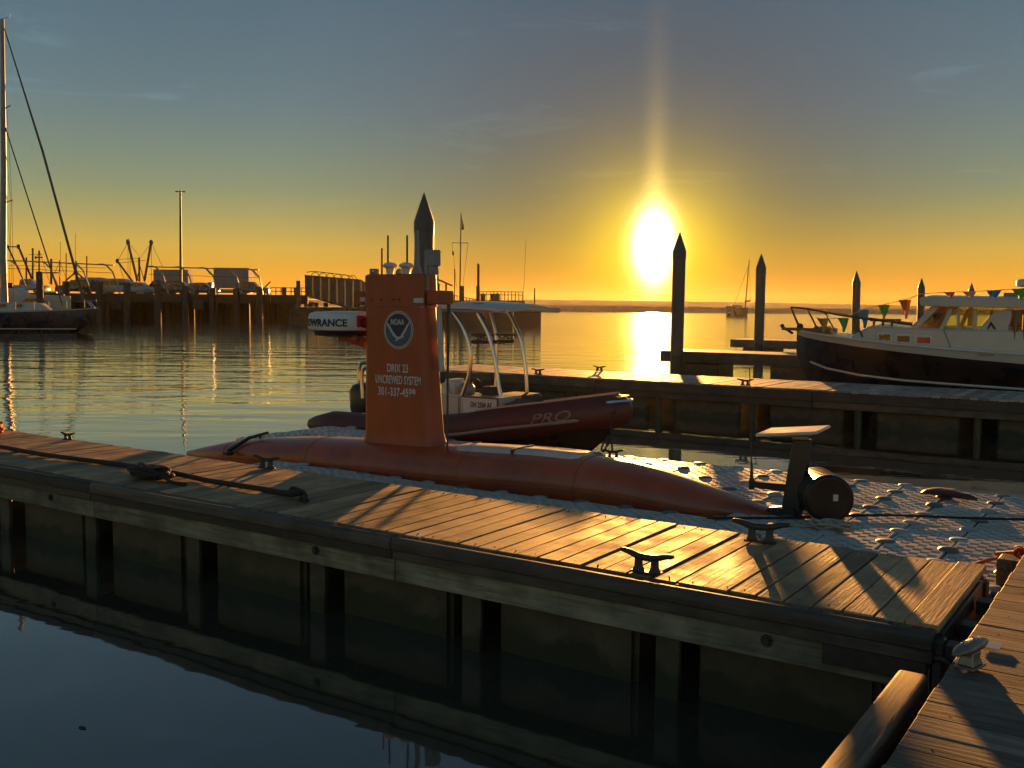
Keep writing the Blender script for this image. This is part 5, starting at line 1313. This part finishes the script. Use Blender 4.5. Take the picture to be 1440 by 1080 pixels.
trawler('fishing trawler with gantry and aerials rising behind the pickup by the yacht mast', [(((55, 352), (55, 400)), .13), (((46, 349), (46, 400)), .15), (((37, 362), (37, 400)), .14), (((72, 364), (72, 400)), .18), (((84, 366), (84, 402)), .10), (((93, 356), (93, 400)), .08), (((107, 367), (107, 400)), .14), (((122, 360), (122, 402)), .10)],
        [(((11, 347), (31, 390)), .14), (((26, 347), (46, 395)), .18), (((11, 347), (26, 347)), .10), (((105, 384), (92, 395)), .14), (((108, 383), (120, 394)), .14), (((50, 362), (61, 362)), .10)],
        [((55, 352), (40, 398)), ((55, 352), (70, 398)), ((84, 368), (72, 395)), ((84, 368), (96, 398)), ((40, 358), (60, 358)), ((106, 328), (106, 368)), ((85, 340), (85, 366)), ((12, 373), (150, 377))], hull=(-10, 130), D=172)
def gull():
    D = 165.0; x, z = far(179.5, 337.5, D); t = FT('gull', 'gull perched on the left boom tip of the trawler', 'bird')
    mb = MB(); mb.loft([[V(x + dx, r * math.cos(a), z + dz + r * math.sin(a)) for a in [2 * math.pi * k / 8 for k in range(8)]] for dx, dz, r in ((-.34, -.05, .01), (-.18, 0, .07), (0, .02, .12), (.14, .06, .10), (.22, .14, .06), (.27, .20, .055), (.32, .20, .035), (.39, .19, .008))])
    mb.cyl((x, -.03, z - .22), (x, -.03, z - .05), .012, .012, 5); mb.cyl((x, .03, z - .22), (x, .03, z - .05), .012, .012, 5)
    mb.build('body', M['feather'], t, smooth=60); place(t, D)
gull()

# ------------------------------------------------------------------ floating landing with gangway, flagstaff and hut
LD = 112.0
lf = lambda px, py: far(px, py, LD)
def landing():
    t = FT('landing_stage', 'dark floating landing stage with railings in mid harbour, behind the orange mast', 'landing stage')
    a, b = lf(405, 0)[0], lf(766, 0)[0]; z1 = lf(600, 433)[1]
    n = 9; w = (b - a) / n
    for i in range(n): MB().box(a + i * w, a + (i + 1) * w - .05, 0, 6, -.8, z1).build('pontoon', M['pier_wood'], t, bevel=.05)
    mb = MB(); x0, x1 = lf(640, 0)[0], lf(742, 0)[0]; mb.box(x0, x1, 1.5, 5, z1, lf(700, 423)[1]); mb.build('raised_deck', M['pier_wood'], t)
    zr = lf(700, 410)[1]; zb = lf(700, 423)[1]
    mb = MB()
    for z in (zr, zr - .35): mb.cyl((lf(676, 0)[0], 1.6, z), (lf(739, 0)[0], 1.6, z), .045, .045, 5)
    for k in range(13): x = lf(676 + k * 5.2, 0)[0]; mb.cyl((x, 1.6, zb), (x, 1.6, zr), .05, .05, 5)
    for k in range(9):
        x = lf(634 + k * 4.6, 0)[0]; mb.cyl((x, 1.2, z1), (x, 1.2, lf(0, 408 + k * .9)[1]), .05, .05, 5)
    mb.cyl((lf(634, 0)[0], 1.2, lf(0, 409)[1]), (lf(672, 0)[0], 1.2, lf(0, 416)[1]), .04, .04, 5)
    mb.build('handrail', M['steel_dark'], t)
    mb = MB()
    for px in (681, 696, 702): x = lf(px, 0)[0]; mb.lathe([(.28, zb), (.3, zb + .75), (.12, zb + .85)], (x, 1.7, 0), 10)
    mb.build('litter_bin', M['steel_dark'], t)
    for px, top, wd, nm in ((649.5, 402, 6.5, 'pile'), (672, 402, 5.5, 'pile'), (752, 405, 2, 'post'), (849.0 - 210, 378, 1.6, 'post'), (615.5, 378, 2, 'post')):
        p = lf(px, top); MB().cyl((p[0], .5, -1), (p[0], .5, p[1]), wd / 2 * LD / 1400, None, 10).build(nm, M['pile_wood'], t)
    p = lf(672.5, 371); MB().tube([V(p[0], .5, lf(0, 405)[1]), V(p[0], .5, p[1] - .1), V(p[0] - .12, .5, p[1])], [.15, .14, .16], 8).build('vent_pipe', M['steel_dark'], t)
    mb = MB(); p = lf(740, 335); mb.tube([V(lf(739.5, 0)[0], 1, zb), V(p[0], 1, p[1])], [.03, .014], 5); mb.build('whip_aerial', M['steel_dark'], t)
    place(t, LD)
landing()
def gangway():
    D = 114.0; f = lambda px, py: far(px, py, D); t = FT('gangway', 'weathered enclosed gangway with hoop rail sloping down to the landing stage', 'gangway')
    a, b, c, d_, e = f(428.5, 386.5), f(508, 393), f(520, 402), f(520, 440), f(429, 416)
    mb = MB()
    n = 7
    for i in range(n):
        u0, u1 = i / n, (i + 1) / n
        L = lambda p, q, u: (p[0] + (q[0] - p[0]) * u, p[1] + (q[1] - p[1]) * u)
        k = MB(); k.prism([L(a, b, u0), L(a, b, u1 - .003), L(e, f(508, 436), u1 - .003), L(e, f(508, 436), u0)], 0, .14); k.build('side_panel', M['concrete'], t)
    MB().prism([b, c, d_, f(508, 436)], 0, .14).build('side_panel', M['concrete'], t)
    mb.prism([(a[0], e[1] + .25), (b[0], f(0, 432)[1]), (b[0], f(0, 436)[1]), (e[0], e[1])], .16, 2.4); mb.build('walkway', M['pier_wood'], t)
    mb = MB(); mb.prism([(a[0], a[1] - .16), (b[0], b[1] - .16), c, (b[0], b[1]), (a[0], a[1])], -.06, -.005); mb.build('top_chord', M['steel_dark'], t)
    mb = MB(); top = [f(431, 383), f(440, 381.8), f(460, 383.5), f(480, 386), f(492, 388), f(497, 391.5)]
    mb.tube(smoothpath([V(p[0], .05, p[1]) for p in top], 4), .045, 6)
    for k in range(6):
        x0 = 434 + k * 10.6; q = [f(x0, 387.5 + k * .85), f(x0 + 4, 383.2 + k * .8), f(x0 + 9, 383.0 + k * .9), f(x0 + 13, 388.2 + k * .9)]
        mb.tube(smoothpath([V(p[0], 1.2, p[1]) for p in q], 4), .04, 5)
    mb.build('hoop_rail', M['steel_dark'], t)
    place(t, D)
gangway()
def hut():
    D = 118.0; f = lambda px, py: far(px, py, D); t = FT('hut', 'small hut with a pitched shingle roof behind the orange mast', 'hut')
    a, b = f(600, 431)[0], f(632, 431)[0]; z0 = f(0, 431)[1]; ze = f(620, 400)[1]
    MB().box(a, b - .7, .4, 4, z0, f(620, 416)[1]).build('wall', M['pier_wood'], t)
    mb = MB()
    for px in (612, 618, 628): x = f(px, 0)[0]; mb.box(x - .1, x + .1, .4, .6, z0, ze + .1)
    mb.build('post', M['pier_wood'], t)
    r = f(604, 386.5); e1 = f(637, 401); e0 = f(572, 401)
    mb = MB(); mb.prism([(e0[0], e0[1]), (r[0], r[1]), (e1[0], e1[1]), (e1[0] - .1, e1[1] - .16), (r[0], r[1] - .22), (e0[0] + .1, e0[1] - .16)], -.3, 4.6); mb.build('roof', M['shingle'], t)
    place(t, D)
hut()
def flagstaff():
    D = LD + 1; f = lambda px, py: far(px, py, D); t = FT('flagstaff', 'thin flagstaff with yardarm and two limp pennants on the landing stage', 'flagstaff')
    p = f(648.3, 299.5); q = f(646.5, 430)
    MB().tube([V(q[0], 0, q[1]), V(p[0], 0, p[1])], [.09, .05], 8).build('staff', M['steel_dark'], t)
    a, b = f(635.5, 341.5), f(658.5, 341.5); MB().tube([V(a[0], 0, a[1]), V(b[0], 0, b[1])], .04, 6).build('yardarm', M['steel_dark'], t)
    mb = MB(); mb.tube([V(a[0], 0, a[1]), V(f(643, 405)[0], 0, f(0, 405)[1])], .016, 4); mb.tube([V(b[0], 0, b[1]), V(f(650, 405)[0], 0, f(0, 405)[1])], .016, 4); mb.build('halyard', M['rope'], t)
    for px, py, w, h_ in ((649, 303, 2.6, 20), (636, 346, 1.8, 13)):
        mb = MB(); rows = []
        for i in range(6):
            u = i / 5; c0 = f(px, py + h_ * u); ww = (w * (.35 + 1.0 * min(1, u * 1.4))) * D / 1400
            rows.append([V(c0[0] + ww * j / 3, .06 * math.sin(j * 2 + i), c0[1] - .12 * j * (1 - u)) for j in range(4)])
        mb.loft(rows, caps=False, closed=False); mb.build('pennant', M['navy'], t, smooth=60)
    place(t, D)
flagstaff()
def far_yacht():
    D = 250.0; f = lambda px, py: far(px, py, D); t = FT('sailing_yacht', 'slim distant sailing yacht moored by the breakwater left of a pointed pile', 'sailing yacht')
    a, b, c = f(1032, 0)[0], f(1062, 0)[0], f(1045, 0)[0]; zt = f(1040, 433)[1]
    rings = [[V(x, -w, zt + s), V(x, -w * .7, .1), V(x, 0, -.2), V(x, w * .7, .1), V(x, w, zt + s)] for x, w, s in ((a, .06, .5), (a + 1.5, .9, .25), (c, 1.3, .0), (b, .9, .1))]
    MB().loft(rings).build('hull', M['navy'], t); MB().box(c - 1, c + 1.6, -.7, .7, zt, zt + .7).build('cabin', M['grey'], t, bevel=.1)
    m = f(1053.5, 365); q = f(1048, 432); MB().tube([V(q[0], 0, zt), V(m[0], 0, m[1])], [.16, .10], 8).build('mast', M['steel_dark'], t)
    mb = MB(); mb.tube([V(m[0] - .1, 0, m[1] - 1.4), V(f(1032, 433)[0], 0, zt + .5)], .05, 5); mb.tube([V(m[0], 0, m[1]), V(f(1056, 432)[0], 0, zt)], .03, 4); mb.build('forestay', M['steel_dark'], t)
    u0, u1 = f(1047, 424), f(1055, 423); MB().tube([V(u0[0], 0, u0[1]), V(u1[0], 0, u1[1])], .25, 6).build('boom', M['canvas'], t); place(t, D)
far_yacht()
def buoy(px, py, label):
    p = on_z(px, py + 1.2, 0); t = thing('mooring_buoy', label, 'buoy', (p.x, p.y, 0), 'mooring buoys on the open water'); s = p.length / 1400
    mb = MB(); mb.ball((p.x, p.y, s * .7), s * 1.3, s * 1.3, s * 1.3, 10, 7); mb.cyl((p.x, p.y, s), (p.x, p.y, s * 3), s * .3, None, 6); mb.build('float', M['pile'], t)
buoy(830, 437.5, 'mooring buoy on the open water midway between landing stage and sun'); buoy(856, 437.5, 'mooring buoy on the open water closest to the sun reflection')

# ------------------------------------------------------------------ warm evening haze over the harbour
def haze():
    m = bpy.data.materials.new('haze'); m.use_nodes = True; N = m.node_tree.nodes; L = m.node_tree.links
    N.remove(N['Principled BSDF']); v = N.new('ShaderNodeVolumePrincipled')
    v.inputs['Color'].default_value = (.92, .88, .80, 1); v.inputs['Density'].default_value = HAZE[0]; v.inputs['Anisotropy'].default_value = HAZE[1]
    L.new(v.outputs[0], N['Material Output'].inputs['Volume'])
    mb = MB(); mb.box(-1710, 1310, -310, 1710, -4.2, 25); o = mb.build('haze', m, None, smooth=0); stuff(o)
HAZE = (.000045, .66)
haze()
